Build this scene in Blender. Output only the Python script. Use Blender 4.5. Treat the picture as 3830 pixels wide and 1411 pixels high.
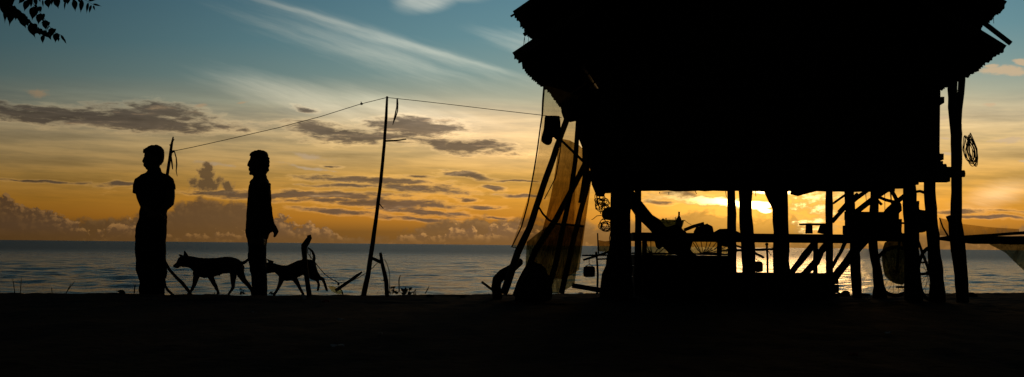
import bpy, bmesh, math, random
import numpy as np
from mathutils import Vector, Matrix, noise as mnoise

# ------------------------------------------------------------------ scene, camera
for o in list(bpy.data.objects):
    bpy.data.objects.remove(o)
scene = bpy.context.scene
C = scene.collection
F = 4525.0            # focal length in photograph pixels (28 mm on an APS-C camera)
CX, CY = 1915.0, 917.0  # principal point: the horizon lies below the middle of the frame
ROLL = math.radians(0.58)
HC = 0.60             # the camera is held low, 0.6 m above the sand
SEA = -0.85
RT = Vector((math.cos(ROLL), 0, math.sin(ROLL)))
UP = Vector((-math.sin(ROLL), 0, math.cos(ROLL)))

cam = bpy.data.cameras.new('camera')
cam.sensor_width = 36.0
cam.lens = F / 3830.0 * 36.0
cam.shift_y = (CY - 705.5) / 3830.0
cam.clip_start = 0.05
cam.clip_end = 30000.0
camo = bpy.data.objects.new('camera', cam)
C.objects.link(camo)
camo.matrix_world = Matrix(((RT.x, UP.x, 0, 0), (RT.y, UP.y, -1, 0), (RT.z, UP.z, 0, HC), (0, 0, 0, 1)))
scene.camera = camo


def ray(px, py):
    d = RT * ((px - CX) / F) + UP * ((CY - py) / F) + Vector((0, 1, 0))
    return d


def P(px, py, Y):
    """photograph pixel and distance in metres -> point of the place"""
    return Vector((0, 0, HC)) + ray(px, py) * Y


def R(w, Y):
    return 0.5 * w / F * Y


def azel(px, py):
    """pixel -> azimuth and elevation, in hundredths of the focal length"""
    d = ray(px, py).normalized()
    return math.atan2(d.x, d.y) * 45.25, math.asin(d.z) * 45.25


# ------------------------------------------------------------------ world
SUN_AZ, SUN_EL = azel(2850, 772)
SUN_AZ /= 45.25
SUN_EL /= 45.25
SUN_DIR = Vector((math.sin(SUN_AZ) * math.cos(SUN_EL), math.cos(SUN_AZ) * math.cos(SUN_EL), math.sin(SUN_EL)))

world = bpy.data.worlds.new('World')
scene.world = world
world.use_nodes = True
world.cycles.sampling_method = 'MANUAL'
world.cycles.sample_map_resolution = 512
wt = world.node_tree
wt.nodes.clear()


def lin(r, g, b):
    f = lambda c: c / 12.92 if c <= 0.04045 else ((c + 0.055) / 1.055) ** 2.4
    return (f(r / 255), f(g / 255), f(b / 255), 1.0)


class G:
    """tiny writer of node graphs"""
    def __init__(s, tree):
        s.t = tree

    def n(s, kind, **kw):
        nd = s.t.nodes.new(kind)
        for k, v in kw.items():
            setattr(nd, k, v)
        return nd

    def put(s, sock, v):
        if hasattr(v, 'is_linked'):
            s.t.links.new(v, sock)
        else:
            sock.default_value = v

    def m(s, op, a, b=0.0, c=0.0, clamp=False):
        nd = s.n('ShaderNodeMath', operation=op)
        nd.use_clamp = clamp
        s.put(nd.inputs[0], a)
        s.put(nd.inputs[1], b)
        s.put(nd.inputs[2], c)
        return nd.outputs[0]

    def v(s, op, a, b=(0, 0, 0)):
        nd = s.n('ShaderNodeVectorMath', operation=op)
        s.put(nd.inputs[0], a)
        if op == 'SCALE':
            s.put(nd.inputs['Scale'], b)
        else:
            s.put(nd.inputs[1], b)
        return nd.outputs['Value'] if op in ('LENGTH', 'DOT_PRODUCT', 'DISTANCE') else nd.outputs['Vector']

    def xyz(s, x, y, z=0.0):
        nd = s.n('ShaderNodeCombineXYZ')
        for i, q in enumerate((x, y, z)):
            s.put(nd.inputs[i], q)
        return nd.outputs[0]

    def mapping(s, vec, loc=(0, 0, 0), rot=0.0, scale=(1, 1, 1), kind='TEXTURE'):
        nd = s.n('ShaderNodeMapping', vector_type=kind)
        s.put(nd.inputs['Vector'], vec)
        s.put(nd.inputs['Location'], loc)
        nd.inputs['Rotation'].default_value = (0, 0, rot)
        nd.inputs['Scale'].default_value = scale
        return nd.outputs[0]

    def noise(s, vec, scale, detail=5.0, rough=0.55, dist=0.0, color=False):
        nd = s.n('ShaderNodeTexNoise')
        s.put(nd.inputs['Vector'], vec)
        nd.inputs['Scale'].default_value = scale
        nd.inputs['Detail'].default_value = detail
        nd.inputs['Roughness'].default_value = rough
        nd.inputs['Distortion'].default_value = dist
        return nd.outputs['Color'] if color else nd.outputs['Fac']

    def smooth(s, x, lo, hi, a=0.0, b=1.0):
        nd = s.n('ShaderNodeMapRange', interpolation_type='SMOOTHSTEP')
        s.put(nd.inputs[0], x)
        for i, q in enumerate((lo, hi, a, b)):
            s.put(nd.inputs[i + 1], q)
        return nd.outputs[0]

    def mix(s, fac, a, b, blend='MIX'):
        if s.t is wt:      # the sky works in vectors throughout
            nd = s.n('ShaderNodeMix', data_type='VECTOR', factor_mode='UNIFORM')
            s.put(nd.inputs[0], fac)
            s.put(nd.inputs[4], a)
            s.put(nd.inputs[5], b)
            return nd.outputs[1]
        nd = s.n('ShaderNodeMix', data_type='RGBA', blend_type=blend)
        nd.clamp_factor = True
        s.put(nd.inputs[0], fac)
        s.put(nd.inputs[6], a)
        s.put(nd.inputs[7], b)
        return nd.outputs[2]

    def ramp(s, fac, stops, interp='EASE'):
        nd = s.n('ShaderNodeValToRGB')
        cr = nd.color_ramp
        cr.interpolation = interp
        while len(cr.elements) < len(stops):
            cr.elements.new(0.5)
        for e, (p, c) in zip(cr.elements, stops):
            e.position = p
            e.color = c
        s.put(nd.inputs[0], fac)
        return nd.outputs[0]

    def curve(s, fac, pts):
        nd = s.n('ShaderNodeFloatCurve')
        cv = nd.mapping.curves[0]
        while len(cv.points) < len(pts):
            cv.points.new(0.5, 0.5)
        for p, q in zip(cv.points, pts):
            p.location = q
            p.handle_type = 'AUTO'
        nd.mapping.update()
        s.put(nd.inputs['Value'], fac)
        return nd.outputs[0]


def build_sky():
    g = G(wt)
    tc = g.n('ShaderNodeTexCoord').outputs['Generated']
    d = g.v('NORMALIZE', tc)
    sep = g.n('ShaderNodeSeparateXYZ')
    g.put(sep.inputs[0], d)
    X, Yy, Z = sep.outputs
    az = g.m('MULTIPLY', g.m('ARCTAN2', X, Yy), 45.25)
    el = g.m('MULTIPLY', g.m('ARCSINE', Z), 45.25)
    q = g.xyz(az, el)
    cosang = g.v('DOT_PRODUCT', d, tuple(SUN_DIR))
    ang = g.m('MULTIPLY', g.m('ARCCOSINE', g.m('MINIMUM', cosang, 0.999999)), 57.2958)   # degrees from the sun

    # clear sky: colour by height, brightness by distance from the sun
    stops = [(0, (116, 79, 36)), (0.5, (134, 91, 38)), (1.1, (192, 126, 40)), (1.8, (209, 145, 52)),
             (2.8, (207, 158, 79)), (4.0, (211, 178, 120)), (5.0, (200, 180, 140)), (5.9, (164, 167, 145)),
             (7.0, (122, 149, 146)), (8.4, (100, 139, 147)), (10.5, (86, 128, 144)), (16, (70, 95, 108)),
             (35, (64, 84, 97)), (71, (56, 72, 85))]
    # the warm zone stands highest over the sun and sinks away from it
    ee = g.m('MULTIPLY', el, g.m('ADD', 1.03, g.m('MULTIPLY', g.m('POWER', g.m('MULTIPLY', g.m('MINIMUM', ang, 60.0), 1 / 34.0), 1.5), 0.19)))
    base = g.ramp(g.m('POWER', g.m('MULTIPLY', g.m('MAXIMUM', ee, 0.0), 1 / 71.1), 0.5),
                  [((e / 71.1) ** 0.5, lin(*c)) for e, c in stops], 'LINEAR')
    fall = g.m('ADD', g.m('DIVIDE', 1.10, g.m('ADD', 1.03, g.m('POWER', g.m('MULTIPLY', ang, 1 / 28.0), 3.3))), 0.03)
    sky = g.v('SCALE', base, fall)
    nish = g.n('ShaderNodeTexSky', sky_type='NISHITA')
    nish.sun_disc = False
    nish.sun_elevation = SUN_EL
    nish.sun_rotation = SUN_AZ
    nish.air_density = 1.2
    nish.dust_density = 2.0
    sky = g.v('ADD', sky, g.v('SCALE', nish.outputs[0], 0.001))
    # the sun's aureole
    glow = g.m('EXPONENT', g.m('MULTIPLY', g.m('POWER', g.m('MULTIPLY', ang, 1 / 5.6), 2.0), -1.0))
    sky = g.v('ADD', sky, g.v('SCALE', (0.84, 0.42, 0.07), glow))

    def blobs(vec, specs, grow=1.0):
        """union of soft ellipses; a spec is x0, y0, x1, y1 (ends of the long axis, photo pixels), half width, weight"""
        acc = None
        for x0, y0, x1, y1, hw, wgt in specs:
            a0, e0 = azel(x0, y0)
            a1, e1 = azel(x1, y1)
            L = math.hypot(a1 - a0, e1 - e0) / 2
            loc = ((a0 + a1) / 2, (e0 + e1) / 2, 0.0)
            if acc is not None:      # evaluated one after the other: keeps the node stack small
                loc = g.xyz(loc[0], loc[1], g.m('MULTIPLY', acc, 1e-6))
            mp = g.mapping(vec, loc, math.atan2(e1 - e0, a1 - a0), (max(L, 0.05) * 1.1, hw * grow / 100, 1))
            val = g.m('MULTIPLY', g.m('SUBTRACT', 1.0, g.v('LENGTH', mp)), wgt)
            acc = val if acc is None else g.m('MAXIMUM', acc, val)
        return acc

    nz = g.noise(g.xyz(g.m('MULTIPLY', az, 0.14), el, 3.1), 2.5, 7, 0.62, 0.4)      # long horizontal rags
    nfine = g.noise(g.xyz(g.m('MULTIPLY', az, 0.25), el, 1.3), 7.5, 5, 0.65, 0.3)
    warp = g.v('SCALE', g.v('SUBTRACT', g.noise(g.xyz(g.m('MULTIPLY', az, 0.45), el, 8.0), 0.9, 3, 0.5, color=True), (0.5, 0.5, 0.5)), 0.7)
    qw = g.v('ADD', q, warp)
    cq = g.v('ADD', q, g.v('SCALE', warp, 0.25))

    # thin ripples of haze across the warm half
    rip = g.noise(g.xyz(g.m('MULTIPLY', az, 0.10), g.m('ADD', el, g.m('MULTIPLY', az, 0.02)), 0.0), 2.3, 5, 0.6)
    ripw = g.m('MULTIPLY', g.smooth(el, 0.8, 2.2), g.smooth(el, 6.0, 4.2))
    sky = g.v('SCALE', sky, g.m('ADD', 1.0, g.m('MULTIPLY', g.m('SUBTRACT', rip, 0.5), g.m('MULTIPLY', ripw, 1.5))))
    tint = g.smooth(g.m('MULTIPLY', g.m('SUBTRACT', 0.56, rip), ripw), 0.0, 0.12)
    sky = g.mix(g.m('MULTIPLY', tint, 0.24), sky, g.v('MULTIPLY', sky, (0.76, 0.90, 1.15)))
    # a paler, peach-coloured veil left of the hut
    peach = g.smooth(blobs(cq, [(1350, 430, 2350, 560, 170, 1.0)]), 0.0, 0.9)
    sky = g.v('ADD', sky, g.v('SCALE', (0.28, 0.165, 0.085), g.m('MULTIPLY', peach, g.m('ADD', 0.4, rip))))

    # cirrus: soft fans combed along their own direction
    comb = g.mapping(g.v('ADD', q, g.v('SCALE', warp, 0.3)), (0, 0, 0), math.radians(-16), (1, 1, 1))
    cz = g.noise(g.v('MULTIPLY', comb, (0.16, 1.5, 1.0)), 1.5, 6, 0.62)
    cfine = g.noise(g.v('MULTIPLY', comb, (0.35, 3.5, 1.0)), 2.0, 5, 0.65)
    soft = blobs(cq, [(760, -60, 2050, 330, 50, .65), (850, 30, 1900, 340, 85, .62), (700, 270, 1600, 470, 85, 1.0),
                      (1050, 320, 1900, 500, 80, .95), (1460, 10, 1720, -10, 60, 1.5), (1380, -40, 1900, -20, 40, 1.0), (1730, 110, 2300, 230, 60, 0.6),
                      (3560, 760, 3900, 690, 60, 0.9)])
    cir = g.m('MULTIPLY', g.smooth(g.m('ADD', soft, g.m('MULTIPLY', g.m('SUBTRACT', cz, 0.5), 0.8)), -0.05, 1.0), g.m('ADD', 0.55, g.m('MULTIPLY', cfine, 0.9)))
    streak = blobs(cq, [(780, -58, 1560, 168, 13, 1.0), (1250, 82, 2000, 300, 15, 0.8)])
    cir = g.m('ADD', cir, g.m('MULTIPLY', g.smooth(g.m('ADD', streak, g.m('MULTIPLY', g.m('SUBTRACT', cfine, 0.5), 0.5)), -0.2, 1.0), 0.55))
    sky = g.v('ADD', sky, g.v('SCALE', g.v('SCALE', (0.34, 0.285, 0.20), fall), g.m('MULTIPLY', cir, 0.95)))

    # stratus rags: dark in the middle, glowing where they are thin
    strat = [(-300, 385, 620, 440, 30, 1.2), (150, 425, 900, 480, 40, 1.3), (430, 405, 820, 440, 34, 1.2), (-200, 425, 420, 445, 16, .9), (300, 470, 880, 488, 14, .9),
             (1075, 462, 1330, 495, 26, 1.0), (1150, 508, 1720, 522, 26, 1.2), (1330, 468, 1750, 496, 36, 1.3), (1480, 525, 1970, 565, 20, 1.3), (1170, 480, 1400, 500, 16, .9),
             (880, 490, 965, 496, 10, 1.0), (1105, 402, 1190, 414, 11, 1.0), (1180, 668, 1640, 690, 15, 1.2), (1380, 695, 1720, 722, 20, .8),
             (1650, 652, 1860, 668, 17, 1.3), (1815, 704, 1890, 710, 11, 1.2), (620, 722, 1560, 738, 12, 1.2), (1000, 742, 1780, 764, 13, 1.2), (1080, 722, 1500, 742, 10, 1.0),
             (1080, 780, 1420, 790, 11, 1.0), (1330, 762, 1800, 806, 14, 1.15), (1400, 800, 1720, 820, 9, 1.0), (1680, 738, 1800, 745, 9, 1.0), (1600, 785, 1790, 800, 9, 1.0),
             (-50, 670, 340, 684, 8, 1.1), (370, 692, 540, 694, 12, 1.2), (1205, 615, 1275, 622, 7, 1.0), (1490, 658, 1640, 664, 8, 1.0),
             (1870, 676, 2010, 684, 6, 1.0), (1870, 732, 2050, 738, 6, 1.0), (1780, 804, 1920, 812, 7, 1.0), (640, 726, 960, 720, 9, 1.2), (1150, 700, 1450, 706, 7, .8), (1740, 765, 1900, 775, 7, .9),
             (2390, 752, 2520, 760, 10, .9), (2420, 715, 2640, 726, 18, .8), (3480, 785, 3660, 795, 16, 1.0), (3560, 813, 3900, 815, 8, 1.0), (3640, 782, 3900, 788, 7, .7)]
    sd = g.m('ADD', blobs(qw, strat, 1.08), g.m('ADD', g.m('MULTIPLY', g.m('SUBTRACT', nz, 0.5), 1.9), g.m('MULTIPLY', g.m('SUBTRACT', nfine, 0.5), 1.9)))
    thin = g.smooth(sd, -0.40, 0.15)
    thick = g.smooth(sd, -0.12, 0.70)
    rimc = g.v('ADD', g.v('SCALE', sky, 1.12), g.v('SCALE', (0.20, 0.12, 0.05), fall))
    core = g.v('ADD', g.v('MULTIPLY', sky, (0.10, 0.09, 0.09)), g.v('SCALE', (0.078, 0.060, 0.047), g.m('ADD', g.m('MULTIPLY', fall, 0.75), 0.25)))
    nzb = g.noise(g.xyz(g.m('MULTIPLY', g.m('ADD', az, 0.3), 0.14), g.m('SUBTRACT', el, 0.09), 3.1), 2.5, 7, 0.62, 0.4)
    relief = g.m('SUBTRACT', nz, nzb)       # sides that face the low sun are paler
    core = g.v('SCALE', core, g.m('ADD', 0.66, g.m('ADD', g.m('MULTIPLY', nz, 0.6), g.m('MULTIPLY', relief, 1.4))))
    core = g.v('ADD', core, g.v('SCALE', (0.42, 0.25, 0.10), g.m('MULTIPLY', fall, g.smooth(relief, 0.05, 0.28))))
    sky = g.mix(g.m('MULTIPLY', thin, 0.75), sky, rimc)
    sky = g.mix(g.m('MULTIPLY', thick, 0.92), sky, core)

    # lit flecks high on the right
    fl = blobs(qw, [(3630, 268, 3870, 255, 20, 1.2), (3680, 245, 3740, 240, 11, 1.1), (3790, 225, 3870, 225, 13, 1.1), (3680, 380, 3750, 378, 9, 1.0),
                    (3500, 440, 3570, 435, 10, .9), (3690, 525, 3870, 520, 11, .9), (3500, 515, 3560, 512, 9, .9), (3520, 570, 3570, 570, 7, .8), (3800, 600, 3870, 600, 7, .7),
                    (90, 335, 190, 350, 13, .9), (700, 395, 770, 388, 8, .7), (880, 388, 930, 386, 5, .6), (1040, 600, 1260, 640, 10, .75), (1060, 568, 1250, 590, 12, .65), (700, 590, 900, 620, 12, .7)])
    fz = g.noise(g.xyz(g.m('MULTIPLY', az, 0.5), el, 5.0), 4.0, 5, 0.6)
    flm = g.smooth(g.m('ADD', fl, g.m('MULTIPLY', g.m('SUBTRACT', fz, 0.5), 1.6)), 0.0, 0.6)
    sky = g.mix(g.m('MULTIPLY', flm, 0.8), sky, g.v('SCALE', (0.60, 0.43, 0.255), fall))

    # cumulus standing on the horizon: two rows, relief lit from the sun's side
    def bank(sky, pts, seed, amp, scale, dark, lit, edge, haze_h):
        xs = [azel(px, 917)[0] for px, _ in pts]
        lo, hi = -40.0, 40.0
        cpts = [(0.0, 0.2)] + [((x - lo) / (hi - lo), h / 400.0) for x, (_, h) in zip(xs, pts)] + [(1.0, 0.2)]
        h = g.m('MULTIPLY', g.curve(g.m('MULTIPLY', g.m('SUBTRACT', az, lo), 1 / (hi - lo)), cpts), 4.0)
        pz = g.xyz(az, g.m('MULTIPLY', el, 1.15), seed)
        n1 = g.noise(pz, scale, 6, 0.58, 0.25)
        sx = g.m('MULTIPLY', g.m('SIGN', g.m('SUBTRACT', SUN_AZ * 45.25, az)), 0.10)
        n2 = g.noise(g.v('ADD', pz, g.xyz(sx, 0.13)), scale, 6, 0.58, 0.25)
        dens = g.m('SUBTRACT', g.m('ADD', h, g.m('MULTIPLY', g.m('SUBTRACT', n1, 0.5), amp)), el)
        mask = g.m('MULTIPLY', g.smooth(dens, 0.0, edge), g.smooth(h, 0.05, 0.2))
        rel = g.smooth(g.m('SUBTRACT', n1, n2), -0.05, 0.17)
        top = g.smooth(dens, 0.75, 0.08)
        li = g.m('MULTIPLY', rel, g.m('ADD', 0.12, g.m('MULTIPLY', top, 0.88)))
        c = g.mix(li, g.v('SCALE', dark, fall), g.v('SCALE', lit, fall))
        c = g.v('ADD', c, g.v('SCALE', (0.58, 0.27, 0.012), glow))
        hz = g.smooth(el, haze_h, 0.0)
        c = g.mix(g.m('MULTIPLY', hz, 0.8), c, g.v('SCALE', (0.205, 0.096, 0.024), fall))
        return g.mix(mask, sky, c)

    far = [(-300, 60), (0, 60), (400, 90), (640, 120), (720, 165), (850, 160), (960, 130), (1100, 60), (1350, 30), (1500, 45), (1620, 90), (1750, 105), (1900, 115), (2050, 95),
           (2250, 90), (2500, 115), (2650, 140), (2750, 115), (2960, 130), (3040, 40), (3300, 40), (3500, 75), (3640, 70), (3800, 85), (4000, 60)]
    sky = bank(sky, far, 1.7, 1.1, 2.0, (0.200, 0.105, 0.040), (0.32, 0.165, 0.055), 0.26, 1.0)
    near = [(-300, 90), (-60, 165), (20, 150), (110, 120), (190, 105), (300, 60), (380, 25), (440, 75), (540, 60), (640, 20), (740, 30), (900, 40),
            (1000, 95), (1060, 100), (1120, 60), (1180, 75), (1260, 35), (1350, 5), (1480, 20), (1560, 45), (1640, 30), (1720, 75), (1800, 50), (1900, 90), (2000, 60), (2200, 20), (2500, 20), (3000, 20), (3600, 15), (4000, 40)]
    sky = bank(sky, near, 6.3, 1.15, 3.0, (0.205, 0.108, 0.046), (0.54, 0.27, 0.085), 0.11, 0.6)
    # one tower of cumulus behind the two people
    tz = g.noise(g.xyz(az, el, 2.2), 4.2, 6, 0.6)
    tw = g.m('ADD', blobs(qw, [(700, 692, 830, 690, 34, 1.2), (745, 700, 775, 610, 34, 1.1), (766, 640, 790, 596, 26, 1.3), (820, 700, 880, 706, 20, .9)]), g.m('MULTIPLY', g.m('SUBTRACT', tz, 0.5), 2.6))
    tm = g.smooth(tw, -0.15, 0.55)
    tl = g.m('ADD', g.m('MULTIPLY', g.smooth(tw, 0.6, 0.0), 0.45), g.m('MULTIPLY', g.smooth(el, 2.75, 3.3), 0.6), clamp=True)
    sky = g.mix(g.m('MULTIPLY', tm, 0.9), sky, g.mix(tl, g.v('SCALE', (0.16, 0.095, 0.045), fall), g.v('SCALE', (0.62, 0.36, 0.14), fall)))

    # gaps in the cloud that let the sun itself through
    gz = g.noise(g.xyz(g.m('MULTIPLY', az, 0.45), el, 9.0), 4.5, 6, 0.62)
    gap = g.m('ADD', blobs(g.v('ADD', q, g.v('SCALE', warp, 0.3)), [(2480, 735, 2790, 762, 21, .95), (2640, 752, 2800, 766, 16, 1.2), (2740, 768, 2900, 768, 19, 1.8), (2835, 788, 2890, 792, 11, 1.2), (2770, 706, 3030, 716, 20, 1.2),
                        (2400, 745, 2560, 728, 20, .55), (2960, 862, 3140, 848, 18, .45), (2970, 830, 3120, 822, 20, .40), (2990, 780, 3180, 800, 30, .34), (3000, 745, 3180, 735, 30, .40), (3080, 715, 3260, 722, 22, .42)]),
              g.m('MULTIPLY', g.m('SUBTRACT', gz, 0.5), 1.9))
    gm = g.smooth(gap, 0.05, 0.75)
    sky = g.mix(g.m('MULTIPLY', g.smooth(gap, -0.2, 0.3), 0.6), sky, g.v('SCALE', (0.75, 0.47, 0.16), g.m('MULTIPLY', fall, 0.62)))
    near_sun = g.m('EXPONENT', g.m('MULTIPLY', g.m('POWER', g.m('MULTIPLY', ang, 1 / 2.2), 2.0), -1.0))
    sky = g.v('ADD', sky, g.v('SCALE', (1.0, 0.66, 0.24), g.m('MULTIPLY', gm, g.m('ADD', 0.45, g.m('MULTIPLY', near_sun, 7.5)))))

    bg = g.n('ShaderNodeBackground')
    g.put(bg.inputs['Color'], sky)
    bg.inputs['Strength'].default_value = 1.0
    out = g.n('ShaderNodeOutputWorld')
    wt.links.new(bg.outputs[0], out.inputs[0])


build_sky()

sun = bpy.data.lights.new('sun', 'SUN')
sun.energy = 0.18
sun.angle = math.radians(9.0)      # veiled by cloud
sun.color = (1.0, 0.56, 0.20)
suno = bpy.data.objects.new('sun', sun)
C.objects.link(suno)
suno.rotation_euler = (-SUN_DIR).to_track_quat('-Z', 'Y').to_euler()
suno.location = (4, 20, 6)

scene.view_settings.view_transform = 'Standard'
scene.view_settings.look = 'None'
scene.view_settings.exposure = 0.0
scene.view_settings.gamma = 1.0
scene.render.engine = 'CYCLES'
scene.cycles.max_bounces = 8
scene.cycles.transparent_max_bounces = 16

# ------------------------------------------------------------------ materials
def mat(name, build):
    m = bpy.data.materials.new(name)
    m.use_nodes = True
    m.node_tree.nodes.clear()
    g = G(m.node_tree)
    out = g.n('ShaderNodeOutputMaterial')
    sh = build(g)
    m.node_tree.links.new(sh, out.inputs['Surface'])
    return m


def principled(g, color, rough=0.9, spec=0.15, bump=None, bump_d=0.01, **kw):
    b = g.n('ShaderNodeBsdfPrincipled')
    g.put(b.inputs['Base Color'], color)
    g.put(b.inputs['Roughness'], rough)
    b.inputs['Specular IOR Level'].default_value = spec
    for k, v in kw.items():
        g.put(b.inputs[k.replace('_', ' ')], v)
    if bump is not None:
        bp = g.n('ShaderNodeBump')
        bp.inputs['Distance'].default_value = bump_d
        bp.inputs['Strength'].default_value = 0.8
        g.put(bp.inputs['Height'], bump)
        g.put(b.inputs['Normal'], bp.outputs[0])
    return b.outputs[0]


def speckled(name, c0, c1, scale, rough=0.9, spec=0.1, stretch=(1, 1, 1), bump_d=0.005):
    def f(g):
        tc = g.n('ShaderNodeTexCoord').outputs['Object']
        n = g.noise(g.v('MULTIPLY', tc, stretch), scale, 6, 0.6)
        col = g.mix(g.smooth(n, 0.3, 0.7), (*c0, 1), (*c1, 1))
        return principled(g, col, rough, spec, n, bump_d)
    return mat(name, f)


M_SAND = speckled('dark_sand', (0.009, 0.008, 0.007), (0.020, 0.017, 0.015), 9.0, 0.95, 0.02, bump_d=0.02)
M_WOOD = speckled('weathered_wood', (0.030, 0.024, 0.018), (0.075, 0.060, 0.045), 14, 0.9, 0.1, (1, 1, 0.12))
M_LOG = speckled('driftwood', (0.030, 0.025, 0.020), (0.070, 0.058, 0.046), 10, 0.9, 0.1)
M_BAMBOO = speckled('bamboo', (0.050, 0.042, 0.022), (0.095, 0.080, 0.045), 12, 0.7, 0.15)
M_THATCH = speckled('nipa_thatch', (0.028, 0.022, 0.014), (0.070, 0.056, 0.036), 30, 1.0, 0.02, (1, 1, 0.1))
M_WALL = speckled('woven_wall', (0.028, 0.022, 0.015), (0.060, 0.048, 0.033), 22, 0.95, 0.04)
M_SKIN = speckled('skin', (0.10, 0.055, 0.035), (0.13, 0.072, 0.046), 6, 0.6, 0.2, bump_d=0.001)
M_HAIR = speckled('black_hair', (0.006, 0.005, 0.004), (0.014, 0.012, 0.010), 60, 0.7, 0.2, bump_d=0.004)
M_SHIRT1 = speckled('dark_cotton', (0.030, 0.030, 0.034), (0.042, 0.042, 0.047), 40, 1.0, 0.02, bump_d=0.001)
M_SHIRT2 = speckled('brown_cotton', (0.040, 0.034, 0.028), (0.055, 0.046, 0.038), 40, 1.0, 0.02, bump_d=0.001)
M_TROUSER = speckled('navy_cloth', (0.016, 0.017, 0.022), (0.026, 0.027, 0.034), 40, 1.0, 0.02, bump_d=0.001)
M_FUR = speckled('short_fur', (0.040, 0.026, 0.015), (0.075, 0.050, 0.030), 50, 0.9, 0.05, bump_d=0.002)
M_LEAF = speckled('leaf', (0.028, 0.045, 0.014), (0.050, 0.080, 0.026), 20, 0.6, 0.2, bump_d=0.001)
M_ROPE = speckled('rope', (0.060, 0.050, 0.035), (0.11, 0.095, 0.065), 90, 0.9, 0.05, bump_d=0.001)
M_SACK = speckled('sacking', (0.045, 0.038, 0.028), (0.085, 0.072, 0.055), 45, 1.0, 0.03, bump_d=0.002)
M_METAL = speckled('rusty_steel', (0.035, 0.022, 0.016), (0.075, 0.050, 0.038), 30, 0.55, 0.4, bump_d=0.001)
M_RUBBER = speckled('black_rubber', (0.012, 0.012, 0.012), (0.022, 0.021, 0.020), 30, 0.8, 0.1, bump_d=0.001)
M_LITTER = speckled('pale_plastic', (0.55, 0.53, 0.50), (0.75, 0.73, 0.70), 15, 0.22, 0.8, bump_d=0.001)
M_RED_LITTER = speckled('red_plastic', (0.40, 0.09, 0.05), (0.55, 0.14, 0.08), 15, 0.4, 0.4, bump_d=0.001)
M_GLASS_BROWN = mat('brown_glass', lambda g: principled(g, (0.05, 0.02, 0.006, 1), 0.1, 0.5, Transmission_Weight=0.5, IOR=1.45))


def net_material(name, trans, body, cover, through=0.6):
    def f(g):
        tc = g.n('ShaderNodeTexCoord').outputs['Object']
        tr = g.n('ShaderNodeBsdfTransparent')
        tr.inputs[0].default_value = (*trans, 1)
        di = g.n('ShaderNodeBsdfDiffuse')
        di.inputs[0].default_value = (*body, 1)
        tl = g.n('ShaderNodeBsdfTranslucent')
        tl.inputs[0].default_value = (*body, 1)
        m1 = g.n('ShaderNodeMixShader')
        m1.inputs[0].default_value = through
        g.t.links.new(di.outputs[0], m1.inputs[1])
        g.t.links.new(tl.outputs[0], m1.inputs[2])
        n = g.noise(g.v('MULTIPLY', tc, (2.0, 2.0, 0.9)), 4.0, 9, 0.75, 0.0)
        n2 = g.noise(tc, 120.0, 2, 0.5)
        fac = g.m('ADD', g.smooth(n, 0.30, 0.72, cover * 0.72, min(1.0, cover * 1.32)), g.m('MULTIPLY', g.m('SUBTRACT', n2, 0.5), 0.35), clamp=True)
        m2 = g.n('ShaderNodeMixShader')
        g.put(m2.inputs[0], fac)
        g.t.links.new(tr.outputs[0], m2.inputs[1])
        g.t.links.new(m1.outputs[0], m2.inputs[2])
        return m2.outputs[0]
    return mat(name, f)


M_NET = net_material('fine_net', (0.78, 0.71, 0.54), (0.20, 0.16, 0.08), 0.27)
M_NET_B = net_material('amber_net', (0.68, 0.50, 0.22), (0.17, 0.115, 0.04), 0.64)
M_NET_C = net_material('bunched_net', (0.50, 0.50, 0.32), (0.06, 0.06, 0.03), 0.72)
M_SAIL = net_material('green_sheet', (0.85, 0.74, 0.36), (0.55, 0.44, 0.14), 0.45, 0.9)
M_NET_D = net_material('boat_net', (0.74, 0.66, 0.50), (0.10, 0.09, 0.06), 0.35)


def basin_mat(g):
    tl = g.n('ShaderNodeBsdfTranslucent')
    tl.inputs[0].default_value = (0.55, 0.62, 0.48, 1)
    b = principled(g, (0.55, 0.58, 0.50, 1), 0.4, 0.3)
    m = g.n('ShaderNodeMixShader')
    m.inputs[0].default_value = 0.6
    g.t.links.new(b, m.inputs[1])
    g.t.links.new(tl.outputs[0], m.inputs[2])
    tr = g.n('ShaderNodeBsdfTransparent')      # thin milky plastic, light shows through both walls
    tr.inputs[0].default_value = (0.72, 0.78, 0.66, 1)
    m2 = g.n('ShaderNodeMixShader')
    m2.inputs[0].default_value = 0.5
    g.t.links.new(m.outputs[0], m2.inputs[1])
    g.t.links.new(tr.outputs[0], m2.inputs[2])
    return m2.outputs[0]


M_BASIN = mat('pale_plastic_basin', basin_mat)


def water_mat(g):
    geo = g.n('ShaderNodeNewGeometry').outputs['Position']
    n1 = g.noise(g.v('MULTIPLY', geo, (1.0, 1.6, 1.0)), 3.2, 5, 0.62)
    n2 = g.noise(g.v('MULTIPLY', geo, (1.0, 1.5, 1.0)), 0.45, 3, 0.55)
    h = g.m('ADD', g.m('MULTIPLY', n1, 0.10), g.m('MULTIPLY', n2, 0.40))
    bp = g.n('ShaderNodeBump')
    bp.inputs['Strength'].default_value = 0.8
    bp.inputs['Distance'].default_value = 1.0
    g.put(bp.inputs['Height'], h)
    b = g.n('ShaderNodeBsdfPrincipled')
    b.inputs['Base Color'].default_value = (0.012, 0.022, 0.025, 1)
    far = g.smooth(g.v('LENGTH', geo), 30.0, 260.0, 0.13, 0.36)      # chop too fine to model out there
    g.put(b.inputs['Roughness'], far)
    b.inputs['IOR'].default_value = 1.333
    g.put(b.inputs['Normal'], bp.outputs[0])
    return b.outputs[0]


M_WATER = mat('sea_water', water_mat)


# ------------------------------------------------------------------ object helpers
BASE = {}


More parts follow.
